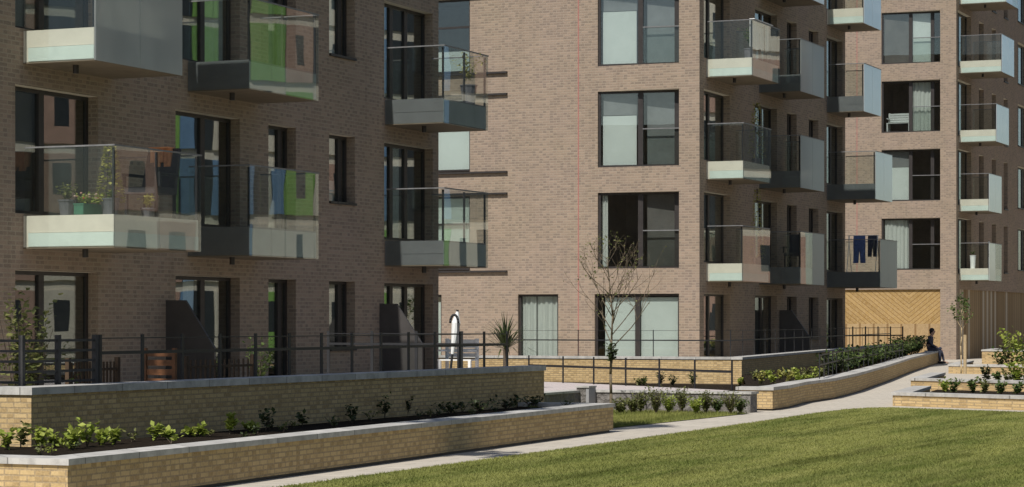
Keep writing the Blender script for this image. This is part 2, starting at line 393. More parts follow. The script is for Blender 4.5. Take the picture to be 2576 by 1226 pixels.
def balcony(par, wF, u0, u1, dep, zb, sheet='balglass', screen=None, post=True, ends=True, fm='fascia'):
    x1 = wF+dep
    m = MB(); m.box(wF, x1-.03, u0+.03, u1-.03, zb+.02, zb+.53)
    m.box(wF+.1, x1-.025, u0+.024, u0+.03, zb+.255, zb+.265)
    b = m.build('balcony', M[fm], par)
    if fm == 'fascia':
        m = MB(); m.box(wF+.1, x1-.026, u0+.018, u0+.0235, zb+.03, zb+.25); m.box(x1-.0295, x1-.0245, u0+.03, u1-.03, zb+.03, zb+.25); m.build('edge_panel', M['mint'], b)
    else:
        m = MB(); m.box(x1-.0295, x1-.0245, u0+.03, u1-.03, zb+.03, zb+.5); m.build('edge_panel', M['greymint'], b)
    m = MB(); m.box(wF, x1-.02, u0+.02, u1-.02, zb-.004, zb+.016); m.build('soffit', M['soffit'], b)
    m = MB(); m.tube((wF+dep*.5, u0+.5, zb-.14), (wF+dep*.5, u0+.5, zb-.004), .05, .05, 8); m.build('downlight', M['bronze'], b)
    zt = zb+1.62
    m = MB(); m.box(wF+.05, x1-.006, u0-.012, u0, zb, zt); m.build('glass_panel', M[sheet if sheet == 'balglass' else 'balglass'], b)
    if ends:
        m = MB(); m.box(wF+.05, x1-.006, u1, u1+.012, zb, zt); m.build('glass_panel', M['balglass'], b)
    mid = (u0+u1)/2
    for k, (a, c) in enumerate(((u0, mid-.008), (mid+.008, u1))):
        m = MB(); m.box(x1, x1+.012, a, c, zb, zt); m.build('glass_panel', M[(screen[k] if screen else None) or sheet], b)
    m = MB(); m.box(wF+.05, x1+.02, u0-.02, u0+.008, zt, zt+.025); m.box(x1-.008, x1+.02, u0+.008, u1+.02, zt, zt+.025)
    if ends: m.box(wF+.05, x1-.008, u1-.008, u1+.02, zt, zt+.025)
    m.build('handrail', M['steel'], b)
    if post:
        for (x, y) in ((x1-.05, u1-.05), (x1-.05, mid), (x1-.05, u0+.06)):
            m = MB(); m.box(x-.018, x+.018, y-.018, y+.018, zb+.53, zt-.02); m.build('post', M['black'], b)
    return b
WF = -22.7
LZ = .3
def block(label, b, ua, ub, wback, nfl, col3, deps, sops, swin, ledges=None, joint=None, group=None, screens={}, dressF={}, zroof=None, only_first=(), scr=(4.4, 12.9), shade_bal=0):
    root = thing('apartment_building', (WF, ua, 0), label, 'building', group)
    fF = lambda a, d, z: (WF-d, a, z)
    fS = lambda a, d, z: (a, ua+d, z)
    ops = []; kinds = []
    for n in range(nfl):
        zz = 3*n
        for i, (o0, o1) in enumerate(((-.2, 2.2), (4.7, 7.0), (8.1, 9.2), (10.6, 11.75), (col3[0], col3[1]))):
            z0 = LZ+zz+(.07 if n else 0)
            if i == 3: z0 = 1.02+zz
            ops.append((b+o0, b+o1, z0, 2.45+zz, .2, 0.)); kinds.append((i, n))
    H = zroof or (3*nfl+.6)
    mb, ms = MB(), root
    facade(mb, ms, fF, ua, ub, 0, H, ops)
    facade(mb, ms, fS, wback, WF, 0, H, sops)
    mb.quad((wback, ua, 0), (wback, ub, 0), (wback, ub, H), (wback, ua, H))
    mb.quad((wback, ub, 0), (WF, ub, 0), (WF, ub, H), (wback, ub, H))
    mb.build('wall', M['brick'], root, fix=False)
    r = MB(); r.box(wback+.02, WF-.02, ua+.02, ub-.02, H-.35, H-.05); r.build('roof', M['steel'], root)
    rooms(fF, ops, root, [.37 if (i == 0 and sops) else 3. for i, n in kinds]); rooms(fS, sops, root)
    for o, (i, n) in zip(ops, kinds):
        d = dressF.get((i, n), ())
        sp = {0: (.42,), 1: (.55,), 2: (.72,), 3: (.72,), 4: (.3, .6)}[i]
        window(root, fF, o[0], o[1], o[2], o[3], .2, 0, sp, d, door=(i != 3))
    for w in swin: window(root, fS, *w[0], **w[1])
    for n in range(1, nfl+shade_bal):
        for i, (c0, c1) in enumerate(((0, 2.65), (5.1, 7.7), (col3[0], col3[0]+2.25))):
            if i and n in only_first: continue
            dep = deps[i][min(n-1, len(deps[i])-1)]
            sh, sc = screens.get((i, n), ('balglass', None))
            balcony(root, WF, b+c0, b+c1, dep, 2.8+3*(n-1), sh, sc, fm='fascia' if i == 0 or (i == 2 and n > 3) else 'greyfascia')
    if ledges:
        for z in ledges[2]:
            m = MB(); m.box(ledges[0], ledges[1], ua-.09, ua+.0, z-.03, z+.025); m.build('ledge', M['bronze'], root)
    if joint:
        m = MB(); m.box(joint-.016, joint+.016, ua-.004, ua+.004, .7, H-.2); m.build('movement_joint', M['red'], root)
    for o in scr:
        y = b+o; m = MB()
        pts = [(WF, y-.03, .35), (WF+1., y-.03, .35), (WF+1., y-.03, 1.15), (WF+.4, y-.03, 2.0), (WF, y-.03, 2.0)]
        n = len(pts); vs = pts+[(x, y+.03, z) for x, _, z in pts]
        m.add(vs, [tuple(range(n)), tuple(range(2*n-1, n-1, -1))]+[(k, (k+1) % n, n+(k+1) % n, n+k) for k in range(n)])
        m.build('patio_screen', M['greyscreen'], root)
    return root
# --- block A (nearest)
block('nearest shaded brown brick apartment block at the left, behind the fenced terrace',
      32.3, 31.55, 48.1, -38, 3, (13.1, 15.5), ((1.75, 1.38, 1.38), (1.3, 1.3, 1.3), (1.4, 1.4, 1.4)), [], [],
      group='apartment blocks', zroof=8.95, only_first={3}, shade_bal=1,  # unseen extra top balcony, added to shade the balcony end beyond it
      screens={(0, 2): ('greyglass', None)},
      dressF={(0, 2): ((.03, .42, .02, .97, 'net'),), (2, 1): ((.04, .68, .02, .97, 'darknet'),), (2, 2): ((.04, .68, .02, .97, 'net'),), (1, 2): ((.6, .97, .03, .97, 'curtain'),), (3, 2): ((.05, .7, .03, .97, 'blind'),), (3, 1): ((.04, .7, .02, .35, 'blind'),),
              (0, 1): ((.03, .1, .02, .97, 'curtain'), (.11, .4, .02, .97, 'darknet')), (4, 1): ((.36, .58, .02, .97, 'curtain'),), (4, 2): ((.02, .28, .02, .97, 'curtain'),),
              (1, 0): ((.35, .52, .1, .97, 'curtain'),)})
# --- block B (middle)
sopsB, swinB = [], []
for n in range(5):
    z = 3*n
    if n:
        o = (-25.88, -23.33, .2+z, 2.45+z); sopsB.append((*o, .06, .3))
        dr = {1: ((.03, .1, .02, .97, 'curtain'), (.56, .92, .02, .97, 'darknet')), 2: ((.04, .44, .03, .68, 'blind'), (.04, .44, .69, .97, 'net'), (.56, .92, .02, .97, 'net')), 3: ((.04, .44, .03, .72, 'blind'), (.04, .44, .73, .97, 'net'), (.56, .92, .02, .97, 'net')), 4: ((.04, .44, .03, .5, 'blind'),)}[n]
        swinB.append(((*o, .06), dict(k=.3, split=(.5, .93), dress=dr, juliet=True)))
        o = (-32.6, -30.05, .2+z, 2.45+z); sopsB.append((*o, .1, 0.))
        swinB.append(((*o, .1), dict(split=(.5,), dress=((.03, .97, .03, .97 if n < 3 else .3, 'blind'),), transom=(.62,) if n < 4 else ())))
    else:
        for (a0, a1, sp, dr) in ((-25.98, -23.33, (.5,), ((.1, .47, .02, .95, 'blind'), (.53, .97, .02, .95, 'blind'))), (-28.46, -27.15, (), ((.05, .4, .02, .97, 'curtain'), (.42, .97, .02, .97, 'curtain'))), (-33., -31.0, (.5,), ((.5, .97, .02, .9, 'blind'),))):
            sopsB.append((a0, a1, .36, 2.45, .09, 0.)); swinB.append(((a0, a1, .36, 2.45, .09), dict(split=sp, dress=dr)))
block('middle brown brick apartment block whose sunlit end wall has a thin red line',
      66.5, 65.9, 81.6, -38, 5, (12.75, 14.75), ((1.12, 1.15, 1.42), (1.35,), (1.87, 1.7, 1.3, 1.3)), sopsB, swinB,
      ledges=(-32.62, -28.8, [3.15, 5.5, 6.15, 8.5, 9.15, 11.5]), joint=-26.5, group='apartment blocks', zroof=15.6, scr=(7.3,),
      screens={(1, 3): ('greyglass', None), (1, 2): ('greyglass', None), (1, 1): ('balglass', (None, 'greyglass')), (2, 1): ('greyglass', None),
               (2, 2): ('frost', None), (2, 3): ('frost', None), (2, 4): ('frost', None), (1, 4): ('frost', None)},
      dressF={})
# --- block C (far)
def blockC():
    WC, UA, UB, WB, H = -23.5, 102.2, 128., -42., 18.9
    root = thing('apartment_building', (WC, UA, 0), 'farthest brown brick apartment block standing on golden timber cladding at the right', 'building', 'apartment blocks')
    fF = lambda a, d, z: (WC-d, a, z); fS = lambda a, d, z: (a, UA+d, z)
    so, sw, fo, fw = [], [], [], []
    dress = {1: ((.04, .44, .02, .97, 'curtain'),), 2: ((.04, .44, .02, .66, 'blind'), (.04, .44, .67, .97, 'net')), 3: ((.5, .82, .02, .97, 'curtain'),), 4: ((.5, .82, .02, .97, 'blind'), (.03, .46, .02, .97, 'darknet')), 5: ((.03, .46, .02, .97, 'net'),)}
    for n in range(1, 6):
        z = .9+3*n
        o = (-26.8, -24.2, z, z+2.25); so.append((*o, .06, .3)); sw.append(((*o, .06), dict(k=.3, split=(.48, .84), dress=dress[n], juliet=True)))
        for i, (a0, a1, zz) in enumerate(((102.5, 105.1, -.2), (106.7, 107.7, 0.), (109.4, 110.3, 0.), (112., 112.9, 0.), (115.2, 118.4, .2), (121, 124, .2))):
            if i == 1 and n == 5: continue
            o = (a0, a1, z+zz, z+2.25); fo.append((*o, .2, 0.)); fw.append(((*o, .2), dict(split={0: (.4,), 4: (.33, .66), 5: (.33, .66)}.get(i, (.7,)))))
    mb, ms = MB(), root
    facade(mb, ms, fF, UA, UB, 3.05, H, fo); facade(mb, ms, fS, WB, WC, 3.05, H, so)
    mb.quad((WB, UA, 0), (WB, UB, 0), (WB, UB, H), (WB, UA, H)); mb.quad((WB, UB, 0), (WC, UB, 0), (WC, UB, H), (WB, UB, H))
    mb.quad((WB, UA, 3.05), (WC, UA, 3.05), (WC, UA+.2, 3.05), (WB, UA+.2, 3.05)); mb.quad((WC, UA, 3.05), (WC, UB, 3.05), (WC-.2, UB, 3.05), (WC-.2, UA, 3.05))
    mb.box(-24.2, WC, UA, UA+.5, 0, 3.05)
    mb.build('wall', M['brick'], root, fix=False)
    m = MB(); m.box(WB+.1, -24.203, UA+.1, UA+.25, 0, 3.05); m.build('timber_cladding', chevron(-25.6-WC), root)
    m = MB(); m.box(WC-.25, WC-.08, UA+.503, UB-.1, 0, 3.05); m.build('timber_cladding', boards(), root)
    r = MB(); r.box(WB+.02, WC-.02, UA+.02, UB-.02, H-.35, H-.05); r.build('roof', M['steel'], root)
    rooms(fF, fo, root, [.42 if o[0] < 103 else 3. for o in fo]); rooms(fS, so, root)
    for w in sw: window(root, fS, *w[0], **w[1])
    for w in fw: window(root, fF, *w[0], **w[1])
    for n in range(1, 6):
        dep = {1: 1.3, 2: 1.3, 3: 1.62, 4: 1.85, 5: 2.05}[n]
        sc = {1: ('frost', None), 2: ('frost', 'frost'), 3: ('frost', 'frost'), 4: ('frost', 'frost'), 5: ('frost', None)}[n]
        balcony(root, WC, 102.75, 105.3, dep, 3.42+3*(n-1), 'balglass', sc)
    for a in (-27.9, -29.):
        m = MB(); m.box(a-.015, a+.015, UA-.004, UA+.004, 3.2, H-.2); m.build('movement_joint', M['red'], root)
blockC()
# --- the coloured block across the lawn (mirrored in the windows)
def block_opposite():
    p0 = Vector((1, 112, 0)); d = Vector((.57, -.82, 0)).normalized(); nb = Vector((-d.y, d.x, 0))
    root = thing('apartment_building', p0, 'green and blue clad block across the lawn, mirrored in the shaded windows', 'building', 'apartment blocks')
    rg = random.Random(3)
    def fn(a, dd, z): q = p0+d*a+nb*(dd); return (q.x, q.y, z)
    mats = {'wall': plain('pale_render', (.62, .56, .46), .8, .08, 1), 'green_cladding': plain('green_panels', (.24, .42, .11), .5, .06, 1), 'blue_cladding': plain('blue_panels', (.16, .27, .42), .5, .06, 1), 'pink_cladding': plain('pink_brick', (.42, .27, .21), .8, .1, 2), 'window': plain('dark_glazing', (.04, .045, .05), .15, .1, 1)}
    mbs = {k: MB() for k in mats}
    mbs['wall'].box(-13, 42, .12, 10, 0, 22, fn)
    G, B_, W_, D, K = 'green_cladding', 'blue_cladding', 'wall', 'window', 'pink_cladding'
    bays = [(-13, -9, K, D, K), (-9, -6, D, K, D), (-6, -2, K, D, K), (-2, 1, D, D, K), (1, 3, K, K, D), (3, 6, D, B_, W_), (6, 7.6, D, D, K), (7.6, 9, W_, D, D), (9, 10, G, B_, B_), (10, 10.8, G, K, D), (10.8, 13, K, K, W_), (13, 14.5, G, D, K),
            (14.5, 16.2, G, W_, D), (16.2, 17.7, W_, G, K), (17.7, 18.4, W_, B_, G), (18.4, 19.4, D, D, G), (19.4, 20.1, B_, B_, D), (20.1, 21.2, K, G, B_), (21.2, 23, D, D, K), (23, 25, K, D, D), (25, 27, D, K, D), (27, 30, K, D, K), (30, 33, D, K, D), (33, 37, K, G, D), (37, 42, D, K, G)]
    for a, a1, *lv in bays:
        for n in range(7):
            z = 3.1*n; k = lv[0 if n < 2 else 1 if n < 4 else 2]
            if k != 'wall' and rg.random() < .12: k = 'wall'
            mbs[k].box(a, a1-.03, 0 if k != 'window' else .06, .117, z+.4, z+3.05, fn)
            if a1-a > 1.2 and k != 'window': mbs['window'].box(a+(a1-a)*.3, a+(a1-a)*.62, -.004, -.001, z+1.2, z+2.6, fn)
    for k, mb in mbs.items(): mb.build(k, mats[k], root)
block_opposite()
# ------------------------------------------------------------------ walls and planters
def offset(path, t):
    out = []
    n = len(path)
    for i, p in enumerate(path):
        p = Vector(p[:2])
        def nrm(a, b): e = (Vector(b[:2])-Vector(a[:2])).normalized(); return Vector((-e.y, e.x))
        ns = []
        if i > 0: ns.append(nrm(path[i-1], path[i]))
        if i < n-1: ns.append(nrm(path[i], path[i+1]))
        if len(ns) == 2:
            m = (ns[0]+ns[1]).normalized(); out.append(p+m*t/max(.3, m.dot(ns[0])))
        else: out.append(p+ns[0]*t)
    return out
def strip(mb, A, B, z0, z1):
    """solid between two polylines; z0/z1 may be lists"""
    n = len(A); Z0 = z0 if isinstance(z0, list) else [z0]*n; Z1 = z1 if isinstance(z1, list) else [z1]*n
    vs = []
    for i in range(n): vs += [(A[i][0], A[i][1], Z0[i]), (A[i][0], A[i][1], Z1[i]), (B[i][0], B[i][1], Z1[i]), (B[i][0], B[i][1], Z0[i])]
    fs = [(0, 1, 2, 3), (4*n-4, 4*n-1, 4*n-2, 4*n-3)]
    for i in range(n-1):
        o = 4*i
        for k in range(4): fs.append((o+k, o+(k+1) % 4, o+4+(k+1) % 4, o+4+k))
    mb.add(vs, fs)
def extend(path, e):
    a = Vector(path[0][:2]); b = Vector(path[1][:2]); a2 = a-(b-a).normalized()*e
    c = Vector(path[-1][:2]); d = Vector(path[-2][:2]); c2 = c+(c-d).normalized()*e
    return [a2]+[Vector(p[:2]) for p in path[1:-1]]+[c2]
def wall(name, path, t, z0, z1, label, cat, group, bm='ybrick', cop=.06, over=.025, shadow_gap=True, copm='coping'):
    """path is the outer face, thickness goes to its left"""
    n = len(path); top = z1 if isinstance(z1, list) else [z1]*n
    root = thing(name, (path[0][0], path[0][1], z0), label, cat, group)
    mb = MB(); strip(mb, offset(path, 0), offset(path, t), z0+(.035 if shadow_gap else 0), [z-cop for z in top]); mb.build('brickwork', M[bm], root)
    if shadow_gap:
        mb = MB(); strip(mb, offset(extend(path, -.05), .045), offset(extend(path, -.05), t-.045), z0, z0+.035); mb.build('shadow_gap', M['greyscreen'], root)  # recessed foot strip, its dark colour draws the shadow line under the wall
    ex = extend(path, over)
    mb = MB(); strip(mb, offset(ex, -over), offset(ex, t+over), [z-cop for z in top], top); mb.build('coping', M[copm], root)
    return root
wall('retaining_wall', [(-24, 20.), (-13.95, 20.), (-13.95, 33.3)], .33, 0, .95,
     'taller yellow brick retaining wall under the black fence of the nearest block', 'wall', 'yellow brick walls', cop=.075, shadow_gap=False)
wall('planter_wall', [(-24, 17.3), (-11.76, 17.4), (-12.2, 26), (-12.56, 32.6), (-13.9, 32.6)], .33, 0, .42,
     'long low yellow brick planter wall beside the path at the front left', 'wall', 'yellow brick walls', cop=.055)
wall('retaining_wall', [(-30, 55.4), (-18, 55.4), (-20.1, 69), (-23.93, 94.5)], .33, 0, .76,
     'sunlit yellow brick retaining wall in front of the middle block', 'wall', 'yellow brick walls', shadow_gap=False)
BP = [(-13.6, 41.6), (-12.93, 41.6), (-13.05, 43.), (-13.5, 45.6), (-13.75, 48.6), (-14.5, 53.2), (-16.3, 62.7), (-18.65, 74.6), (-20.6, 85), (-22.1, 93.4), (-22.6, 93.5)]
wall('planter_wall', BP, .33, 0, [.43]*4+[.44, .45, .46, .48, .49, .5, .5],
     'low brick planter wall bending along the path to the seated person', 'wall', 'yellow brick walls')
wall('stone_wall', [(-16.15, 33.1), (-16.15, 40.55), (-12.98, 40.45)], .35, 0, .37, 'low rough grey stone wall behind the row of shrubs', 'wall', None, bm='stone', cop=.04, shadow_gap=False)
o = thing('bollard', (-16.2, 40.7, 0), 'short pale concrete pier at the left end of the rough stone wall', 'pier')
m = MB(); m.box(-16.2, -16.02, 40.2, 40.54, 0, .42); m.build('pier_shaft', M['stone'], o)
m = MB(); m.box(-16.22, -15.95, 40.18, 40.56, .42, .45); m.build('pier_cap', M['coping'], o)
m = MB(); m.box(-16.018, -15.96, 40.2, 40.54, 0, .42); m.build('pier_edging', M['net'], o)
wall('raised_bed', [(-15.5, 52), (-11.56, 44.92), (2, 38.3)][1:] if False else [(-12.3, 49.6), (-11.56, 44.92), (-8.77, 43.55), (4, 37.3)], .33, 0, .265, 'lowest front brick raised bed wall at the right edge of the lawn', 'raised bed', 'brick raised beds', shadow_gap=False)
wall('raised_bed', [(-14.9, 62), (-13.86, 55.55), (-10.77, 53.6), (3, 45.)], .33, 0, .29, 'second brick raised bed wall at the right with a rough speckled left end', 'raised bed', 'brick raised beds', shadow_gap=False)
wall('raised_bed', [(-18.6, 82), (-17.32, 74.25), (-14.68, 73.0), (0, 66)], .33, 0, .29, 'third brick raised bed wall at the right holding the staked young tree', 'raised bed', 'brick raised beds', shadow_gap=False)
q = at(2470, 880, .55)
wall('raised_bed', [(q.x-.6, q.y+5), (q.x, q.y), (q.x+4, q.y-1.9), (q.x+14, q.y-6)], .33, 0, .55, 'farthest brick raised bed wall at the right below the timber cladding', 'raised bed', 'brick raised beds', shadow_gap=False)
# ------------------------------------------------------------------ ground sheets
def sheet(name, poly, z, mat, sub=0):
    m = MB(); m.add([(p[0], p[1], z) for p in poly], [tuple(range(len(poly)))])
    o = m.build(name, mat, None, org=(poly[0][0], poly[0][1], z), fix=False); 
    if o.data.polygons[0].normal.z < 0: o.data.flip_normals()
    return tag(o, kind='structure')
sheet('ground', [(-2500, -2500), (2500, -2500), (2500, 2500), (-2500, 2500)], -.012, groundm())
sheet('path', [(-40, -5), (-9, -5), (-9, 42), (6, 34), (6, 50), (-6, 130), (-40, 130)], 0, M['path'])
LAWN = [(-11.0, 2), (-11.25, 20.4), (-11.33, 25.9), (-11.44, 30.4), (-11.63, 36.5), (-11.74, 39), (-11.83, 41), (-11.80, 42.6), (-11.62, 43.4), (-11.3, 43.75), (-8.78, 43.1-.0), (4, 36.6), (12, 32), (12, 2)]
LAWN[10] = (-8.78, 42.55)
sheet('lawn', LAWN, .012, M['lawn'])
VERGE = [(-13.0, 33.2), (-12.86, 40.05), (-16.2, 40.05), (-16.2, 33.7)]
sheet('grass_verge', VERGE, .010, M['lawn'])
sheet('soil', [(-24, 17.6), (-12, 17.6), (-12.8, 32.5), (-13.9, 32.5), (-13.9, 19.9), (-24, 19.9)], .36, M['soil'])
sheet('terrace', [(-24, 20.2), (-14.2, 20.2), (-14.2, 33.1), (-16, 33.1), (-22.72, 48.1), (-24, 48.1)], .35, M['path'])
sheet('soil', [(-13.9, 42.12), (-13.3, 41.8), (-13.3, 43), (-13.75, 45.7), (-14, 48.6), (-14.8, 53.2), (-16.6, 62.7), (-19, 74.6), (-21, 85), (-22.4, 93.2), (-23.7, 93.2), (-20.0, 69), (-17.95, 55.3), (-15.25, 47.2)], .33, M['soil'])
sheet('soil', [(-30, 52), (-18.9, 46.3), (-13.9, 42.1), (-15.25, 47.2), (-17.95, 55.38), (-30, 55.38)], .10, M['soil'])
sheet('ramp', [(-30, 33.4), (-16.45, 33.4), (-16.45, 40.75), (-13.9, 40.75), (-13.9, 42.1), (-18.9, 46.3), (-30, 52)], .345, M['pink'])
sheet('terrace', [(-30, 55.7), (-18.3, 55.7), (-20.4, 69), (-24.2, 94), (-30, 94)], .34, M['path'])
sheet('soil', [(-12.2, 49.2), (-11.4, 45.1), (-8.6, 43.8), (4, 37.6), (4, 44), (-10.7, 53.4), (-13, 54.6)], .05, M['soil'])
sheet('soil', [(-14.7, 61.9), (-13.6, 55.8), (-10.5, 53.9), (3, 45.5), (3, 60)], .05, M['soil'])
sheet('soil', [(-18.4, 81.9), (-17.0, 74.5), (-14.5, 73.3), (0, 66.3), (0, 82)], .05, M['soil'])
sheet('soil', [(q.x-.4, q.y+4.9), (q.x+.2, q.y+.3), (q.x+4.1, q.y-1.6), (q.x+14, q.y-5.6), (q.x+14, q.y+5)], .48, M['soil'])
# ------------------------------------------------------------------ grass blades
def grass(name, poly, count, h, seed, label):
    r = np.random.default_rng(seed)
    P = np.array([(p[0], p[1]) for p in poly]); lo, hi = P.min(0), P.max(0)
    pts = np.empty((0, 2))
    while len(pts) < count:
        c = r.uniform(lo, hi, (count, 2))
        # only what the photograph's view can take in, denser near the camera
        Zc = -c[:, 0]*S+c[:, 1]*C; Xc = c[:, 0]*C+c[:, 1]*S
        keep = (Zc > 19) & (Xc/Zc < .26) & (r.uniform(0, 1, len(c)) < np.clip((26/np.maximum(Zc, 1))**1.5, .25, 1))
        ins = np.zeros(len(c), bool); j = len(P)-1
        for i in range(len(P)):
            xi, yi, xj, yj = *P[i], *P[j]
            with np.errstate(divide='ignore', invalid='ignore'):
                cr = ((yi > c[:, 1]) != (yj > c[:, 1])) & (c[:, 0] < (xj-xi)*(c[:, 1]-yi)/(yj-yi+1e-12)+xi)
            ins ^= cr; j = i
        pts = np.vstack((pts, c[ins & keep]))
    pts = pts[:count]; n = len(pts)
    a = r.uniform(0, 2*np.pi, n); hh = h*r.uniform(.55, 1.3, n); w = .0045*r.uniform(.8, 1.6, n); ln = r.normal(0, .018, (n, 2))
    v = np.zeros((n, 3, 3), np.float32)
    v[:, 0, 0] = pts[:, 0]-w*np.cos(a); v[:, 0, 1] = pts[:, 1]-w*np.sin(a)
    v[:, 1, 0] = pts[:, 0]+w*np.cos(a); v[:, 1, 1] = pts[:, 1]+w*np.sin(a)
    v[:, 2, 0] = pts[:, 0]+ln[:, 0]; v[:, 2, 1] = pts[:, 1]+ln[:, 1]; v[:, 2, 2] = hh
    v[:, :2, 2] = -.002
    org = np.array((poly[0][0], poly[0][1], 0)); v -= org.astype(np.float32)
    me = bpy.data.meshes.new(name); me.vertices.add(3*n); me.vertices.foreach_set('co', v.reshape(-1))
    me.loops.add(3*n); me.loops.foreach_set('vertex_index', np.arange(3*n, dtype=np.int32))
    me.polygons.add(n); me.polygons.foreach_set('loop_start', np.arange(0, 3*n, 3, dtype=np.int32))
    try: me.polygons.foreach_set('loop_total', np.full(n, 3, np.int32))
    except Exception: pass
    me.update(); me.validate(); me.materials.append(M['blade'])
    o = bpy.data.objects.new(name, me); o.location = (poly[0][0], poly[0][1], .012); COL.objects.link(o)
    return tag(o, label, 'grass', None, 'stuff')
grass('lawn_grass', LAWN, 340000, .021, 5, 'short mown grass of the big sunlit lawn')
grass('verge_grass', VERGE, 22000, .05, 6, 'small patch of grass in front of the shrub row')
# ------------------------------------------------------------------ fences
def fence(name, pts, spacing, zb, zt, rails, label, group, pr=.022, rr=None, skip_last=False):
    root = thing(name, (*pts[0][:2], zb), label, 'fence', group)
    segs = []
    first = True
    for a, b in zip(pts, pts[1:]):
        a = Vector((*a[:2], 0)); b = Vector((*b[:2], 0)); L = (b-a).length; n = max(1, round(L/spacing))
        for k in range(0 if first else 1, n+1):
            p = a.lerp(b, k/n); d = (b-a).normalized(); s = Vector((-d.y, d.x, 0))
            m = MB(); m.bar((p.x, p.y, (zb+zt)/2)-d*pr*.4 if False else Vector((p.x, p.y, (zb+zt)/2))-d*pr, Vector((p.x, p.y, (zb+zt)/2))+d*pr, .012 if pr < .015 else .02, zt-zb)
            m.build('post', M['black'], root)
        first = False
        for i, (z, hgt) in enumerate(rails):
            segs.append((i, a, b, z, hgt))
    for i in range(len(rails)):
        m = MB()
        for j, a, b, z, hgt in segs:
            if j == i: m.bar(Vector((a.x, a.y, z)), Vector((b.x, b.y, z)), .024, hgt)
        m.build('rail', M['black'], root)
    return root
fx = -14.45
fence('estate_fence', [(fx, 22.0), (fx, 33.05), (-17.5, 33.05)], .86, .352, 1.47, [(1.27, .035), (1.43, .012), (.75, .02)], 'black estate fence on the terrace of the nearest block', 'black metal fences', .024)
def slat_fence():
    root = thing('slatted_fence', (fx, 21.9, .352), 'grey horizontal slatted fence at the far left of the nearest terrace', 'fence')
    pts = [(-18, 20.55), (fx, 20.55), (fx, 21.9)]
    for p in ((-18, 20.55), (-16.2, 20.55), (fx, 20.55), (fx, 21.2), (fx, 21.9)):
        m = MB(); m.box(p[0]-.025, p[0]+.025, p[1]-.025, p[1]+.025, .352, 1.47); m.build('post', M['slat'], root)
    for k in range(10):
        z = .44+k*.108; m = MB()
        for a, b in zip(pts, pts[1:]): m.bar(Vector((*a, z)), Vector((*b, z)), .018, .026)
        m.build('slat', M['slat'], root)
slat_fence()
fence('estate_fence', [(-24.5, 55.9), (-18.45, 55.9), (-20.5, 69), (-24.3, 94.)], 1.9, .342, 1.42, [(1.16, .03), (1.40, .008)], 'black estate fence above the sunlit retaining wall of the middle block', 'black metal fences', .011)
r1 = at(2085, 963, .36); r2 = at(2286, 906, .4)
fence('estate_fence', [(-20, 46.9), (-18.8, 45.9), (-15.84, 43.6), (-13.9, 42.2)], 1.25, .345, .90, [(.69, .045)], 'low black knee fence along the pale ramp', 'black metal fences', .018)
fence('estate_fence', [(r1.x-.2, r1.y), (-14.95, 53.), (-16.75, 62.5), (r2.x-.2, r2.y)], 1.5, .335, .95, [(.72, .03), (.92, .02)], 'low black fence inside the bending planter', 'black metal fences', .016)
fence('estate_fence', [(-24.9, 95.), (-21.9, 93.6)][::-1] if False else [(-25.2, 88.), (-23.4, 92.5)], .8, .34, 1.45, [(1.1, .05), (1.4, .015)], 'short black fence beside the golden timber cladding', 'black metal fences', .03)
# ------------------------------------------------------------------ plants
def leafy(mb, c, h, sp, stems, leaf, per=9, rg=rng, up=.75, w=.42):
    c = Vector(c)
    for s in range(stems):
        a = rg.uniform(0, 6.283); lean = rg.uniform(.1, 1)*sp
        tip = c+Vector((math.cos(a)*lean, math.sin(a)*lean, h*rg.uniform(.6, 1.05)))
        mid = c.lerp(tip, .5)+Vector((math.cos(a), math.sin(a), 0))*(-.12*lean)
        for k in range(per):
            t = .25+.75*(k+rg.random())/per
            p = c.lerp(mid, t*2) if t < .5 else mid.lerp(tip, t*2-1)
            d = Vector((rg.gauss(0, 1), rg.gauss(0, 1), rg.gauss(up*.6, .5)))
            mb.leaf(p, d, Vector((rg.gauss(0, .4), rg.gauss(0, .4), 1)), leaf*rg.uniform(.6, 1.25), leaf*w*rg.uniform(.7, 1.1))
def stems(mb, c, h, sp, n, r, rg=rng):
    c = Vector(c)
    for s in range(n):
        a = rg.uniform(0, 6.283); l = rg.uniform(.1, .8)*sp
        mb.tube(c, c+Vector((math.cos(a)*l, math.sin(a)*l, h*rg.uniform(.6, .9))), r, r*.4, 4)
def plant(name, p, h, sp, mat, label, cat, group=None, n=9, leaf=.07, per=9, seed=0, w=.42, up=.75):
    rg = random.Random(seed); root = thing(name, p, label, cat, group)
    m = MB(); leafy(m, p, h, sp, n, leaf, per, rg, up, w); m.build('leaves', M[mat], root, fix=False)
    m = MB(); stems(m, p, h, sp*.8, max(3, n//2), .006, rg); m.build('stem', M['bark'], root)
    return root
ORD = ['first', 'second', 'third', 'fourth', 'fifth', 'sixth', 'seventh', 'eighth', 'ninth', 'tenth', 'eleventh', 'twelfth', 'thirteenth', 'fourteenth', 'fifteenth', 'sixteenth', 'seventeenth', 'eighteenth', 'nineteenth', 'twentieth', 'twenty-first', 'twenty-second', 'twenty-third', 'twenty-fourth', 'twenty-fifth', 'twenty-sixth']
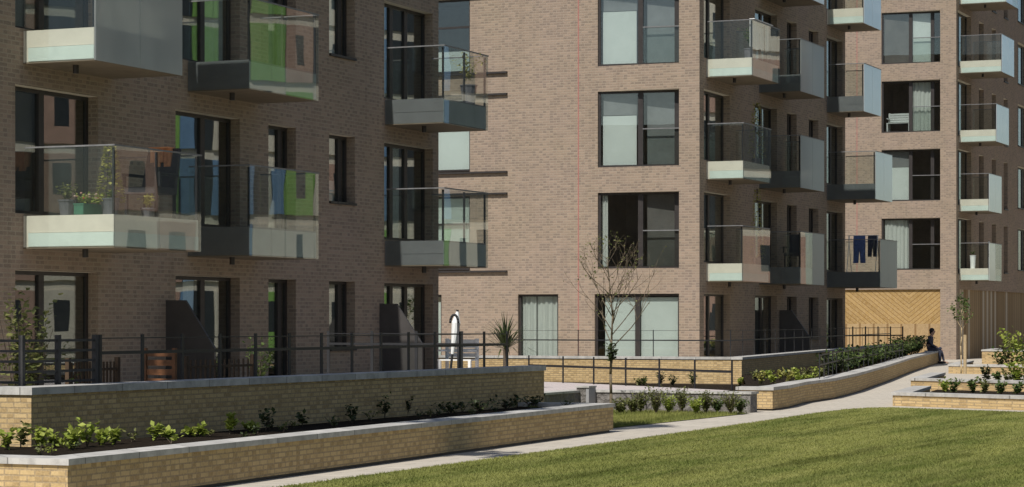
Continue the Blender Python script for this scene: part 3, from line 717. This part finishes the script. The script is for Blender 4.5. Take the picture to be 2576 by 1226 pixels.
# front left planter: px, py of the foot, height in px, leaf colour toned for sun at left, shade at right
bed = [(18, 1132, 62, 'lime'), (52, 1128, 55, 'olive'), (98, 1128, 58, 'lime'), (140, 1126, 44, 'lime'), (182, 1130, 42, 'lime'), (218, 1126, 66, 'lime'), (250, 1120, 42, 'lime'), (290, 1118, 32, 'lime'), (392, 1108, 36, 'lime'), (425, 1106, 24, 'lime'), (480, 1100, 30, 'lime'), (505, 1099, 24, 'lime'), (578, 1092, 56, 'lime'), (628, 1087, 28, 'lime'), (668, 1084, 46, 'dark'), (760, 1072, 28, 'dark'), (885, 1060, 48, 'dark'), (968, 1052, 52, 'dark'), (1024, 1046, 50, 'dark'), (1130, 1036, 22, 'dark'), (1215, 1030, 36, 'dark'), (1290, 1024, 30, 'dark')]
for i, (px, py, hp, mt) in enumerate(bed):
    p = at(px, max(py, 1022), .36); Z = 6000*1.24/(max(py, 1022)-812); h = hp*Z/6000
    look = {'lime': 'sun-toned yellow-green', 'dark': 'shade-toned leggy', 'olive': 'reddish-olive'}[mt]
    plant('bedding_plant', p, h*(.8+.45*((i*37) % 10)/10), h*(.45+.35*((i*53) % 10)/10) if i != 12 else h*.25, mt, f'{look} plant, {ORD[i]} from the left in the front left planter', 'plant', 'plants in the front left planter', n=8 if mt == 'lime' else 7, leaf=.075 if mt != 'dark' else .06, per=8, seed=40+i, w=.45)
for i in range(26):
    rr = random.Random(900+i); y = 17.9+14.2*(i+rr.random())/26; x = -12.5-.035*(y-17.5)-rr.uniform(0, .9)
    p = Vector((x, y, .36)); sun_in = y < 21.6  # sun and shade along the bed put into the sprig colours
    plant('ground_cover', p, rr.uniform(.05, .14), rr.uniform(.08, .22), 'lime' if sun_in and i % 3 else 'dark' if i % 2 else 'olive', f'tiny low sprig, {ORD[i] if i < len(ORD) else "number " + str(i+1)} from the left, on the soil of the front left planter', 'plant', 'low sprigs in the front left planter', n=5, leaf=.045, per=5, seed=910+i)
for i, px in enumerate((1345, 1385, 1425, 1465)):  # dark leaf colour carries the shade at this end too
    p = at(px, 1008-i*1.5, .36); p.x = max(min(p.x, -13.05), -13.6); p.y = 29.2+i*.95
    plant('bedding_plant', p, .17, .3, 'dark', f'low dark ground plant, {ORD[i]} of four at the far end of the front planter', 'plant', 'plants in the front left planter', n=16, leaf=.06, per=6, seed=70+i)
# row of shrubs
for i, (px, hp, wd, mt) in enumerate(((1562, 34, 24, 'olive'), (1592, 30, 20, 'green'), (1612, 45, 24, 'olive'), (1650, 56, 30, 'green'), (1682, 38, 20, 'lime'), (1715, 52, 26, 'green'), (1752, 34, 22, 'lime'), (1775, 48, 26, 'olive'), (1805, 28, 20, 'green'), (1838, 48, 30, 'green'), (1862, 30, 20, 'green'))):
    p = at(px, 1043-(i % 3)*2, .01); Z = 6000*1.59/(1043-(i % 3)*2-812); h = hp*Z/6000*1.22
    plant('shrub', p, h, wd*Z/6000*1.3, {'green': 'olive' if i % 2 else 'green'}.get(mt, mt), f'small rounded shrub, {ORD[i]} from the left in the row before the rough stone wall', 'shrub', 'shrubs before the rough stone wall', n=46, leaf=.042, per=15, seed=90+i, up=.45)
# bending planter and ramp bed
for i, (px, py, hp, mt) in enumerate(((1915, 967, 30, 'yellowgreen'), (1945, 966, 22, 'lime'), (1985, 966, 34, 'yellowgreen'), (2012, 964, 20, 'lime'), (2040, 962, 22, 'lime'), (2065, 956, 30, 'olive'), (1900, 958, 22, 'olive'), (1930, 955, 24, 'lime'), (1962, 957, 26, 'yellowgreen'), (2000, 955, 30, 'lime'), (2028, 952, 24, 'olive'), (2052, 948, 26, 'lime'), (1975, 950, 20, 'green'), (2085, 950, 34, 'dark'))):
    p = at(px, py, .33); Z = 6000*1.27/(py-812)
    plant('bedding_plant', p, hp*Z/6000, 18*Z/6000, mt, f'yellow-green plant, {ORD[i]} from the left in the near end of the bending planter', 'plant', 'plants in the bending planter', n=9, leaf=.08, per=8, seed=110+i)
for i, (px, py, hp, mt) in enumerate(((1610, 949, 12, 'olive'), (1620, 953, 18, 'green'), (1662, 958, 28, 'dark'), (1692, 958, 18, 'dark'), (1742, 963, 34, 'green'), (1862, 960, 14, 'lime'))):
    Z = 56.2; p = ray(px, Z, .1); hp = (py+7-812-(EYE-.1)*6000/Z)+hp+(EYE-.1)*6000/Z-(py+7-812)+8
    plant('bedding_plant', p, hp*Z/6000, 15*Z/6000, mt, f'small bushy plant, {ORD[i]} from the left against the sunlit retaining wall', 'plant', 'plants by the sunlit retaining wall', n=16, leaf=.06, per=9, seed=120+i, up=.3)
rg = random.Random(12)
for i in range(11):
    t = i/10; p = Vector((-15.3, 54, .33)).lerp(Vector((-22.6, 91.5, .35)), t); 
    plant('shrub', p, .42+.25*rg.random()+.2*t, .6+.3*t, ('dark', 'green')[i % 2], f'dark leafy shrub, {ORD[i]} from the near end behind the low fence of the bending planter', 'shrub', 'dark shrubs in the bending planter', n=40, leaf=.11, per=12, seed=130+i, up=.3)
def bedrow(pts, z, hs, mats, n, word, seed, leaf=.09):
    rg = random.Random(seed); a, b = Vector((*pts[0], z)), Vector((*pts[1], z))
    for i in range(n):
        p = a.lerp(b, (i+.5+rg.uniform(-.3, .3))/n); h = rg.uniform(*hs)
        plant('bedding_plant', p, h, h*.6, rg.choice(mats), f'leafy plant, {ORD[i]} from the left in the {word} raised bed at the right', 'plant', f'plants in the {word} raised bed', n=12, leaf=leaf, per=9, seed=seed*50+i)
bedrow(((-12.2, 51.2), (-6.6, 48.0)), .05, (.22, .36), ['green', 'green', 'dark', 'olive', 'lime'], 16, 'front', 5)
bedrow(((-13.2, 60), (-9.0, 57.2)), .05, (.28, .55), ['lime', 'green', 'olive', 'dark'], 13, 'second', 6, .1)
bedrow(((-12.2, 59.0), (-9.6, 57.2)), .05, (.5, .72), ['lime', 'yellowgreen', 'lime'], 6, 'second (tall row)', 9, .13)
bedrow(((-16.8, 79), (-12.4, 76.)), .05, (.6, 1.2), ['green', 'lime', 'olive', 'dark', 'yellowgreen'], 13, 'third', 7, .14)
bedrow(((q.x+.6, q.y+.9), (q.x+6.2, q.y-1.4)), .48, (.4, .95), ['green', 'lime', 'olive', 'yellowgreen'], 12, 'farthest', 8, .15)
# big shrub at the left
p = Vector((-15.75, 22.4, .352))
plant('shrub', p, 1.62, .62, 'olive', 'tall loose olive-green shrub behind the slatted fence at the far left', 'shrub', None, n=34, leaf=.085, per=26, seed=201, up=.35)
p = Vector((-14.9, 22.2, .352))
plant('shrub', p, .66, .3, 'green', 'small pale green plant at the coping beside the slatted fence', 'shrub', None, n=9, leaf=.07, per=9, seed=202)
p = Vector((-19.6, 34.5, .352)) 
plant('shrub', p, 1.05, .35, 'green', 'dark bushy plant behind the fence by the first sloping patio screen', 'shrub', None, n=20, leaf=.08, per=12, seed=203)
# cordyline
def cordyline(p, label, hs=1.35):
    rg = random.Random(77); root = thing('cordyline', p, label, 'palm')
    m = MB(); m.tube(p, p+Vector((0, 0, hs*.55)), .06, .045, 7); m.build('trunk', M['bark'], root)
    m = MB(); c = p+Vector((0, 0, hs*.55))
    for k in range(95):
        a = rg.uniform(0, 6.283); e = rg.uniform(-.1, 1.45); L = rg.uniform(.5, .8)
        d = Vector((math.cos(a)*math.cos(e), math.sin(a)*math.cos(e), math.sin(e))); mid = c+d*L*.6; tip = mid+(d+Vector((0, 0, -.55))).normalized()*L*.45
        s = d.cross(Vector((0, 0, 1))); s = s.normalized()*.014 if s.length > .01 else Vector((.014, 0, 0))
        m.add([c-s*.5, c+s*.5, mid+s, mid-s, tip], [(0, 1, 2, 3), (3, 2, 4)])
    m.build('fronds', M['dark'], root, fix=False)
cordyline(ray(1272, 45.5, .345), 'spiky dark cordyline behind the end of the black terrace fence')
# ------------------------------------------------------------------ trees
def tree(p, H, clear, spread, label, seed, bark, leaf, nleaf, lsize, tr=.02, nb=16, depth=3, cat='tree', group=None, name='young_tree', tilt=.5):
    rg = random.Random(seed); root = thing(name, p, label, cat, group); p = Vector(p)
    tm, bmm, lm = MB(), MB(), MB()
    pts = [p]; n = 8
    for k in range(1, n+1): pts.append(p+Vector((rg.gauss(0, .012)*H*k/n, rg.gauss(0, .012)*H*k/n, H*.93*k/n)))
    for k in range(n): tm.tube(pts[k], pts[k+1], tr*(1-.8*k/n), tr*(1-.8*(k+1)/n), 7)
    tips = []
    def grow(a, d, L, r, dep):
        b = a+d*L*.5; d2 = (d+Vector((rg.gauss(0, .18), rg.gauss(0, .18), .12))).normalized(); c = b+d2*L*.5
        bmm.tube(a, b, r, r*.8, 5); bmm.tube(b, c, r*.8, r*.5, 5); tips.append((b, c))
        if dep > 1:
            for _ in range(rg.choice((2, 3))):
                dd = (d2+Vector((rg.gauss(0, .5), rg.gauss(0, .5), rg.gauss(.15, .3)))).normalized(); grow(b.lerp(c, rg.uniform(.1, 1)), dd, L*rg.uniform(.5, .75), r*.55, dep-1)
    for k in range(nb):
        t = clear+(1-clear)*(k+.5)/nb; z = t*n*.999; i = int(z); a = pts[min(i, n-1)].lerp(pts[min(i+1, n)], z-i)
        ang = k*2.4+rg.uniform(-.4, .4); f = 1-(t-clear)/(1-clear)
        d = Vector((math.cos(ang)*tilt, math.sin(ang)*tilt, rg.uniform(.5, .9))).normalized()
        grow(a, d, spread*(.35+.75*f)*rg.uniform(.7, 1.15), tr*.34*(.5+f*.6), depth)
    for k in range(nleaf):
        a, b = rg.choice(tips); c = a.lerp(b, rg.random())+Vector((rg.gauss(0, 1), rg.gauss(0, 1), rg.gauss(0, 1)))*lsize*.6
        lm.leaf(c, Vector((rg.gauss(0, 1), rg.gauss(0, 1), rg.gauss(-.1, .8))), Vector((rg.gauss(0, .5), rg.gauss(0, .5), 1)), lsize*rg.uniform(.6, 1.3), lsize*.4)
    tm.build('trunk', M[bark], root, smooth=True); bmm.build('branches', M[bark], root, smooth=True); c = lm.build('crown', M[leaf], root, fix=False)
    return root
tp = at(1537, 1040, .01)
tree(tp, 2.95, .40, .98, 'slender young tree with sparse twigs in front of the sunlit end wall', 31, 'twig', 'olive', 230, .045, .03, 21, 3, tilt=.62)
m = None
p = at(2418, 940, .22); Zt = 6000*1.38/128
st = tree(p, 2.15, .55, .42, 'thin staked young tree in the third raised bed before the timber cladding', 32, 'palebark', 'green', 260, .075, .022, 10, 2)
m = MB(); m.tube(p+Vector((.1, .02, 0)), p+Vector((.1, .02, 1.05)), .045, .045, 8); tag(m.build('tree_stake', M['palebark'], None, org=p), 'pale round timber stake beside the thin young tree', 'stake')
# clump of leaves low on the slender tree trunk
plant('ivy', tp+Vector((.05, -.08, .85)), .42, .14, 'dark', 'dark clump of leaves on the trunk of the slender young tree', 'ivy', None, n=20, leaf=.07, per=9, seed=210, up=.2)
# one unseen tree, added beside the view to shade the near terrace
tree((-14.95, 16.6, 0), 23., .30, 1.9, 'tall unseen tree added left of the view to shade the near terrace', 51, 'bark', 'green', 14000, .23, .19, 48, 3, name='shade_tree')
# ------------------------------------------------------------------ balcony furnishings
def potted(p, label, mat, h, sp, potmat='greypot', pr=.14, ph=.24, seed=0, n=14, leaf=.07, flowers=False, long=None):
    root = thing('potted_plant', p, label, 'potted plant'); p = Vector(p)
    m = MB()
    if long: m.box(p.x-.09, p.x+.09, p.y-long/2, p.y+long/2, p.z, p.z+ph); m.box(p.x-.1, p.x+.1, p.y-long/2-.01, p.y+long/2+.01, p.z+ph, p.z+ph+.02)
    else: m.tube(p, p+Vector((0, 0, ph)), pr*.75, pr, 12); m.tube(p+Vector((0, 0, ph)), p+Vector((0, 0, ph+.025)), pr*1.08, pr*1.08, 12)
    m.build('pot', M[potmat], root)
    rg = random.Random(seed); m = MB()
    for k in range(3 if long else 1):
        c = p+Vector((0, (k-1)*long*.33 if long else 0, ph)); leafy(m, c, h, sp, n, leaf, 9, rg, .4)
    m.build('leaves', M[mat], root, fix=False)
    if flowers:
        m = MB()
        for k in range(15):
            c = p+Vector((rg.gauss(0, .09), rg.uniform(-.3, .3), ph+h*rg.uniform(.5, 1.05))); m.blob(c, .022, .022, .018, 6, 4)
        m.build('flowers', M['flower'], root)
    return root
zb = 3.335; w0 = WF
potted((w0+.55, 32.75, zb), 'dark bushy potted plant at the wall end of the nearest middle balcony', 'olive', .3, .22, seed=1, n=16)
potted((w0+1.05, 32.65, zb), 'green trough of red and white flowers on the nearest middle balcony', 'lime', .2, .14, 'pot', ph=.16, seed=2, n=8, leaf=.06, flowers=True, long=.62)
potted((w0+1.62, 33.5, zb), 'small yellow-green potted plant behind the glass of the nearest middle balcony', 'yellowgreen', .28, .16, seed=3, pr=.12, ph=.12, n=12)
potted((w0+1.5, 32.6, zb), 'pale pot with a bushy plant at the corner of the nearest middle balcony', 'green', .15, .12, seed=4, n=8)
def climber(p, h, label, seed, r=.2):
    root = thing('climbing_plant', p, label, 'climbing plant'); p = Vector(p); rg = random.Random(seed)
    m = MB()
    for dx, dy in ((-.1, 0), (.1, 0), (0, .1)): m.tube(p+Vector((dx, dy, 0)), p+Vector((dx*.15, dy*.15, h)), .008, .006, 5)
    m.build('canes', M['bark'], root)
    m = MB()
    for k in range(330):
        t = rg.random(); rr = r*(1.05-.8*t)
        a = rg.uniform(0, 6.283); c = p+Vector((math.cos(a)*rr, math.sin(a)*rr, .22+t*(h-.2)))
        m.leaf(c, Vector((math.cos(a), math.sin(a), rg.gauss(-.2, .5))), Vector((0, 0, 1)), .075, .035)
    m.build('leaves', M['yellowgreen'], root, fix=False)
    m = MB(); m.tube(p, p+Vector((0, 0, .22)), .12, .15, 10); m.build('pot', M['greypot'], root)
climber((w0+1.38, 32.75, zb), 1.1, 'cone of yellow-green climbing plant at the glass corner of the nearest middle balcony', 5)
climber((w0+.75, 69.0, 6.335), 1.9, 'tall climbing plant on canes on the second balcony of the middle block', 6, .25)
climber((w0+.8, 68.9, 3.335), 2.3, 'tall thin climbing plant on the lowest corner balcony of the middle block', 7, .2)
def lounge_chair(p, label, cover, s=1., drape=None):
    root = thing('garden_chair', p, label, 'chair', 'balcony chairs'); p = Vector(p)
    m = MB(); m.box(p.x-.28*s, p.x+.28*s, p.y-.28*s, p.y+.28*s, p.z+.36*s, p.z+.46*s); m.build('seat', M[cover], root)
    m = MB(); m.add([(p.x+x*s, p.y+y*s, p.z+z*s) for x, y, z in ((-.28, .2, .46), (.28, .2, .46), (.28, .28, .46), (-.28, .28, .46), (-.26, .36, 1.05), (.26, .36, 1.05), (.26, .43, 1.05), (-.26, .43, 1.05))], [(0, 1, 5, 4), (1, 2, 6, 5), (2, 3, 7, 6), (3, 0, 4, 7), (4, 5, 6, 7), (3, 2, 1, 0)]); m.build('backrest', M[cover], root)
    for x, y in ((-.25, -.25), (.25, -.25), (-.25, .25), (.25, .25)):
        m = MB(); m.box(p.x+(x-.02)*s, p.x+(x+.02)*s, p.y+(y-.02)*s, p.y+(y+.02)*s, p.z, p.z+.36*s); m.build('leg', M['black'], root)
    for x in (-.3, .3):
        m = MB(); m.box(p.x+(x-.025)*s, p.x+(x+.025)*s, p.y-.26*s, p.y+.26*s, p.z+.62*s, p.z+.66*s); m.box(p.x+(x-.02)*s, p.x+(x+.02)*s, p.y-.25*s, p.y-.21*s, p.z+.46*s, p.z+.62*s); m.build('armrest', M['black'], root)
    return root
lounge_chair((w0+1.2, 34.25, zb), 'dark cushioned chair with high back on the nearest middle balcony', 'darkcloth', 1.15)
m = MB()
for k in range(6):
    a = w0+1.0+k*.065
    m.box(a, a+.063, 34.56+.02*math.sin(k*1.7), 34.63+.02*math.sin(k*1.7), zb+.92+.05*math.cos(k*2.1), zb+1.2)
m.box(w0+1.0, w0+1.39, 34.5, 34.7, zb+1.2, zb+1.225)
tag(m.build('towel', M['orange'], None, org=(w0+1.2, 34.5, zb+1.)), 'orange cloth draped over the high back of the dark balcony chair', 'cloth')
lounge_chair((w0+.9, 70.9+1.6, 3.335), 'dark chair behind glass on the lowest middle balcony of the middle block', 'darkcloth', 1.)
# foliage trailing on the rail of the far corner balcony of block A
p = Vector((w0+1.15, 47.2, 5.82+.52)); potted(p, 'yellowing plant spilling over the rail of the nearest block far balcony', 'yellowgreen', .8, .42, seed=9, n=22, ph=.4, pr=.18)
p = Vector((w0+1.0, 67.6, 9.335)); potted(p, 'bushy green plant behind the pale panel on the third floor corner balcony', 'green', .75, .4, seed=10, n=26, ph=.35, pr=.2)
m = MB(); n = 14
for k in range(n):
    y0 = 66.62+k*.13; dx = .012*math.sin(k*1.9)
    m.box(w0+1.30+dx, w0+1.315+dx, y0, y0+.129, 8.8+.86+.03*math.sin(k*1.1), 8.8+1.66)
m.box(w0+1.29, w0+1.45, 66.62, 68.44, 8.8+1.66, 8.8+1.68)
tag(m.build('sheet', M['white'], None, org=(w0+1.3, 67.5, 9.6)), 'white sheet hung behind the glass of the third floor corner balcony', 'sheet')
# clothes rack and jeans on the far balcony of the middle block
def airer(p):
    root = thing('clothes_airer', p, 'thin metal clothes airer on the lowest far balcony of the middle block', 'airer'); p = Vector(p)
    m = MB()
    for y in (-.3, .3):
        m.tube(p+Vector((-.5, y, 0)), p+Vector((-.5, -y*.2, 1.25)), .012, .012, 5); m.tube(p+Vector((.5, y, 0)), p+Vector((.5, -y*.2, 1.25)), .012, .012, 5)
    m.build('legs', M['white'], root)
    for k, y in enumerate((-.06, 0, .06)):
        m = MB(); m.tube(p+Vector((-.55, y, 1.25)), p+Vector((.55, y, 1.25)), .008, .008, 5); m.build('rail', M['white'], root)
ap = Vector((w0+1.15, 79.75, 3.335)); airer(ap)
def jeans(p, label, mat, s=1.):
    m = MB()
    for sx in (-1, 1):
        vs = []
        for z, xc, hw in ((0, .02*sx, .16), (-.22, .085*sx, .105), (-.55, .1*sx, .085), (-.85, .115*sx, .078)):
            for dy in (-.02, .02): vs += [(p.x+s*(xc-hw*(1 if sx > 0 else 1)), p.y+dy, p.z+z*s), (p.x+s*(xc+hw), p.y+dy+.015, p.z+z*s)]
        fs = []
        for i in range(3):
            o = 4*i; fs += [(o, o+1, o+5, o+4), (o+3, o+2, o+6, o+7), (o+2, o, o+4, o+6), (o+1, o+3, o+7, o+5)]
        fs += [(0, 2, 3, 1), (12, 13, 15, 14)]
        m.add(vs, fs)
    return tag(m.build('jeans', M[mat], None, org=p), label, 'clothes', 'washing on the airer')
jeans(ap+Vector((-.12, -.07, 1.24)), 'blue denim jeans hanging on the clothes airer', 'denim', 1.1)
jeans(ap+Vector((.32, .0, 1.24)), 'dark trousers hanging beside the blue jeans', 'navy', .85)
# bench in block C third floor window
def bench(p, label, L=1.05, mat='white'):
    root = thing('bench', p, label, 'bench', 'white benches'); p = Vector(p)
    m = MB()
    for k in range(4): m.box(p.x-L/2, p.x+L/2, p.y-.2+k*.1, p.y-.12+k*.1, p.z+.42, p.z+.45)
    m.build('seat', M[mat], root)
    m = MB()
    for k in range(4): m.box(p.x-L/2, p.x+L/2, p.y+.2, p.y+.225, p.z+.5+k*.1, p.z+.58+k*.1)
    m.build('backrest', M[mat], root)
    for x in (-L/2+.04, L/2-.04):
        for y in (-.17, .21):
            m = MB(); m.box(p.x+x-.03, p.x+x+.03, p.y+y-.03, p.y+y+.03, p.z, p.z+(.42 if y < 0 else .9)); m.build('leg', M[mat], root)
        m = MB(); m.box(p.x+x-.03, p.x+x+.03, p.y-.2, p.y+.2, p.z+.62, p.z+.66); m.build('armrest', M[mat], root)
    return root
bench((-26.15, 102.75, 9.91), 'white slatted bench behind the window of the farthest block')
lounge_chair((-24.95, 102.95, 9.91), 'dark chair behind the window beside the white bench', 'black', .9)
bench(ray(1152, 52, .352), 'white slatted bench beyond the corner of the nearest block', .8)
# small white things on the far balconies
for (x, y, z, h, lab) in ((-23.0, 103.2, 3.955, .55, 'small white pot on the lowest balcony of the farthest block'), (-22.6, 105., 3.955, .5, 'pale pot near the far end of the lowest balcony of the farthest block')):
    potted((x, y, z), lab, 'green', .2, .12, 'white', .13, h, seed=int(y), n=6)
def parasol(p, label, h=1.5, lean=(0, 0)):
    root = thing('parasol', p, label, 'parasol', 'closed white parasols'); p = Vector(p); t = p+Vector((lean[0], lean[1], h))
    m = MB(); m.tube(p, t, .02, .02, 7); m.build('pole', M['black'], root)
    m = MB(); m.tube(p.lerp(t, .52), p.lerp(t, .86), .025, .07, 9); m.tube(p.lerp(t, .86), p.lerp(t, .98), .07, .02, 9); m.build('canopy', M['white'], root)
parasol((-22.4, 104.2, 6.96), 'closed white parasol on the second balcony of the farthest block', 1.1)
parasol((-22.5, 104.6, 3.96), 'closed white parasol on the lowest balcony of the farthest block', 1.25, (-.1, 0))
# terrace furniture near block A
pp = ray(1124, 37.5, .352); parasol(pp, 'folded white parasol leaning by the corner of the nearest block', 1.45, (.16, .06))
def hoop(p):
    root = thing('parasol_stand', p, 'curved dark stand beside the folded white parasol', 'stand'); p = Vector(p)
    m = MB(); pts = [p]
    for k in range(9):
        a = math.pi*k/8; pts.append(p+Vector((-.07+.07*math.cos(a), 0, 1.24+.13*math.sin(a))))
    for a, b in zip(pts, pts[1:]): m.tube(a, b, .02, .02, 7)
    m.build('arm', M['black'], root, smooth=True)
    m = MB(); m.tube(p, p+Vector((0, 0, .06)), .22, .2, 14); m.build('base', M['black'], root)
hoop(ray(1153, 37., .352))
def wooden_chair(p):
    root = thing('wooden_chair', p, 'orange-brown wooden slatted chair behind the black terrace fence', 'chair'); p = Vector(p)
    m = MB(); m.box(p.x-.22, p.x+.22, p.y-.22, p.y+.22, p.z+.42, p.z+.46); m.build('seat', M['wood'], root)
    for x, y, h in ((-.2, -.2, .42), (.2, -.2, .42), (-.2, .2, .95), (.2, .2, .95)):
        m = MB(); m.box(p.x+x-.022, p.x+x+.022, p.y+y-.022, p.y+y+.022, p.z, p.z+h); m.build('leg', M['wood'], root)
    m = MB()
    for k in range(4): m.box(p.x-.178, p.x+.178, p.y+.19, p.y+.21, p.z+.52+k*.11, p.z+.59+k*.11)
    m.build('backrest', M['wood'], root)
wooden_chair(Vector((-15.0, 23.9, .352)))
def trellis(p, L, label):
    root = thing('trellis_panel', p, label, 'trellis'); p = Vector(p)
    for y in (0, L):
        m = MB(); m.box(p.x-.025, p.x+.025, p.y+y-.025, p.y+y+.025, p.z, p.z+.85); m.build('post', M['brownwood'], root)
    m = MB()
    for k in range(1, 14): m.box(p.x-.008, p.x+.008, p.y+L*k/14-.012, p.y+L*k/14+.012, p.z+.05, p.z+.8)
    for k in range(4): m.box(p.x+.008, p.x+.022, p.y+.02, p.y+L-.02, p.z+.1+k*.2, p.z+.13+k*.2)
    m.build('slats', M['brownwood'], root)
trellis(Vector((-14.95, 24.6, .352)), 1.6, 'low brown timber trellis behind the black terrace fence')
trellis(Vector((-15.2, 22.5, .352)), 1.0, 'short brown timber panel beside the orange-brown chair')
# ------------------------------------------------------------------ person seated on the wall end
def skin(name, verts, edges, radii, mat, parent, root_i=0, lv=2):
    me = bpy.data.meshes.new(name); o0 = wloc(parent)
    me.from_pydata([tuple(Vector(v)-o0) for v in verts], edges, []); me.materials.append(mat)
    o = bpy.data.objects.new(name, me); COL.objects.link(o); o.parent = parent
    md = o.modifiers.new('skin', 'SKIN'); sv = me.skin_vertices[0].data
    for i, r in enumerate(radii): sv[i].radius = (r, r) if not isinstance(r, tuple) else r
    for s in sv: s.use_root = False
    sv[root_i].use_root = True
    md2 = o.modifiers.new('sub', 'SUBSURF'); md2.levels = lv; md2.render_levels = lv
    return o
def person(P):
    root = thing('person', P, 'person in dark clothes with black hair sitting on the far end of the planter wall', 'person'); P = Vector(P)
    V, E, Rr = [], [], []
    def add(x, y, z, r, par=None):
        V.append(P+Vector((x, y, z))); Rr.append(r)
        if par is not None: E.append((par, len(V)-1))
        return len(V)-1
    pel = add(-.02, 0, .62, .12); wa = add(0, 0, .78, .115, pel); ch = add(.05, 0, .97, .13, wa); nk = add(.10, 0, 1.13, .055, ch); hb = add(.12, 0, 1.2, .075, nk); hd = add(.135, 0, 1.28, .092, hb); ht = add(.12, 0, 1.35, .07, hd)
    add(.235, 0, 1.255, .018, hd)
    arms = {}
    for s in (-1, 1):
        hp = add(.04, .1*s, .6, .09, pel); kn = add(.44, .13*s, .56, .06, hp); an = add(.50 + .05*s, .13*s, .1, .042, kn); ft = add(.68+.05*s, .13*s, .05, .035, an)
        sh = add(.06, .2*s, 1.03, .058, ch)
        if s > 0: el = add(-.1, .24, .83, .042, sh); wr = add(-.14, .22, .62, .03, el); hnd = add(-.12, .22, .57, .03, wr); fd = Vector((.06, 0, -.03))
        else: el = add(.12, -.25, .79, .042, sh); wr = add(.32, -.18, .66, .03, el); hnd = add(.39, -.16, .65, .03, wr); fd = Vector((.07, 0, -.02))
        h0 = V[hnd]-P
        for k in range(4):
            a = add(h0.x+fd.x*.6, h0.y-.027+.018*k, h0.z+fd.z*.6, .009, hnd); add(h0.x+fd.x*(1.1+.15*math.sin(k+.5)), h0.y-.03+.02*k, h0.z+fd.z*1.7, .008, a)
        add(h0.x+.02, h0.y-.05*s, h0.z-.01, .01, hnd)
    body = skin('body', V, E, Rr, M['skin'], root)
    # clothing, a little fuller than the body
    J = [0, 1, 2]
    V2 = [V[0]+Vector((0, 0, .02)), V[1], V[2], V[3]+Vector((0, 0, -.05))]; E2 = [(0, 1), (1, 2), (2, 3)]; R2 = [.15, .145, .158, .075]
    off = 8
    for s in range(2):
        b = 8+13*s
        ids = [b+4, b+5, b+6]
        n = len(V2); V2 += [V[i] for i in ids]; R2 += [.082, .06, .045]; E2 += [(2, n), (n, n+1), (n+1, n+2)]
    skin('jacket', V2, E2, R2, M['navy'], root, 2)
    V3 = [V[0]]; E3 = []; R3 = [.14]
    for s in range(2):
        b = 8+13*s; n = len(V3); V3 += [V[b], V[b+1], V[b+2]]; R3 += [.105, .078, .056]; E3 += [(0, n), (n, n+1), (n+1, n+2)]
    skin('trousers', V3, E3, R3, M['navy'], root, 0)
    for s in range(2):
        b = 8+13*s; m = MB(); c = (V[b+2]+V[b+3])/2; m.blob(Vector((c.x, c.y, .055)), .15, .055, .055, 8, 5); m.build('shoe', M['black'], root, smooth=True)
    m = MB(); c = V[5]; m.blob(c+Vector((-.035, 0, .04)), .105, .1, .1, 12, 8); m.blob(c+Vector((-.07, 0, -.04)), .06, .085, .08, 10, 6); m.build('hair', M['hair'], root, smooth=True)
    for s in (-1, 1):
        m = MB(); m.blob(V[5]+Vector((.088, .035*s, 0)), .012, .014, .01, 6, 4); m.build('eye', M['black'], root)
person((-22.12, 91.6, -.02))
# ------------------------------------------------------------------ light and camera
PHI, EL = R(4.5), R(50.4)
sun = bpy.data.lights.new('sun', 'SUN'); sun.energy = 4.1; sun.angle = R(.5); sun.color = (1, .965, .905)
so = bpy.data.objects.new('sun', sun); COL.objects.link(so)
trav = Vector((math.sin(PHI)*math.cos(EL), math.cos(PHI)*math.cos(EL), -math.sin(EL)))
so.rotation_euler = trav.to_track_quat('-Z', 'Y').to_euler()
wd = bpy.data.worlds.new('World'); scene.world = wd; wd.use_nodes = True
nt = wd.node_tree; bg = nt.nodes['Background']; sk = nt.nodes.new('ShaderNodeTexSky'); sk.sky_type = 'NISHITA'; sk.sun_disc = False
sk.sun_elevation = EL; sk.sun_rotation = math.pi+PHI; nt.links.new(sk.outputs[0], bg.inputs[0]); bg.inputs[1].default_value = .062
cam = bpy.data.cameras.new('camera'); co = bpy.data.objects.new('camera', cam); COL.objects.link(co)
co.location = (0, 0, EYE); co.rotation_euler = (math.pi/2, 0, TH)
cam.sensor_width = 36; cam.lens = 36*6000/2576; cam.shift_y = (812-613)/2576; cam.clip_start = .1; cam.clip_end = 6000
scene.camera = co
scene.view_settings.view_transform = 'Standard'; scene.view_settings.look = 'None'; scene.view_settings.gamma = 1; scene.view_settings.exposure = .25
try:
    scene.cycles.max_bounces = 10; scene.cycles.transparent_max_bounces = 24; scene.cycles.use_denoising = True
except Exception: pass
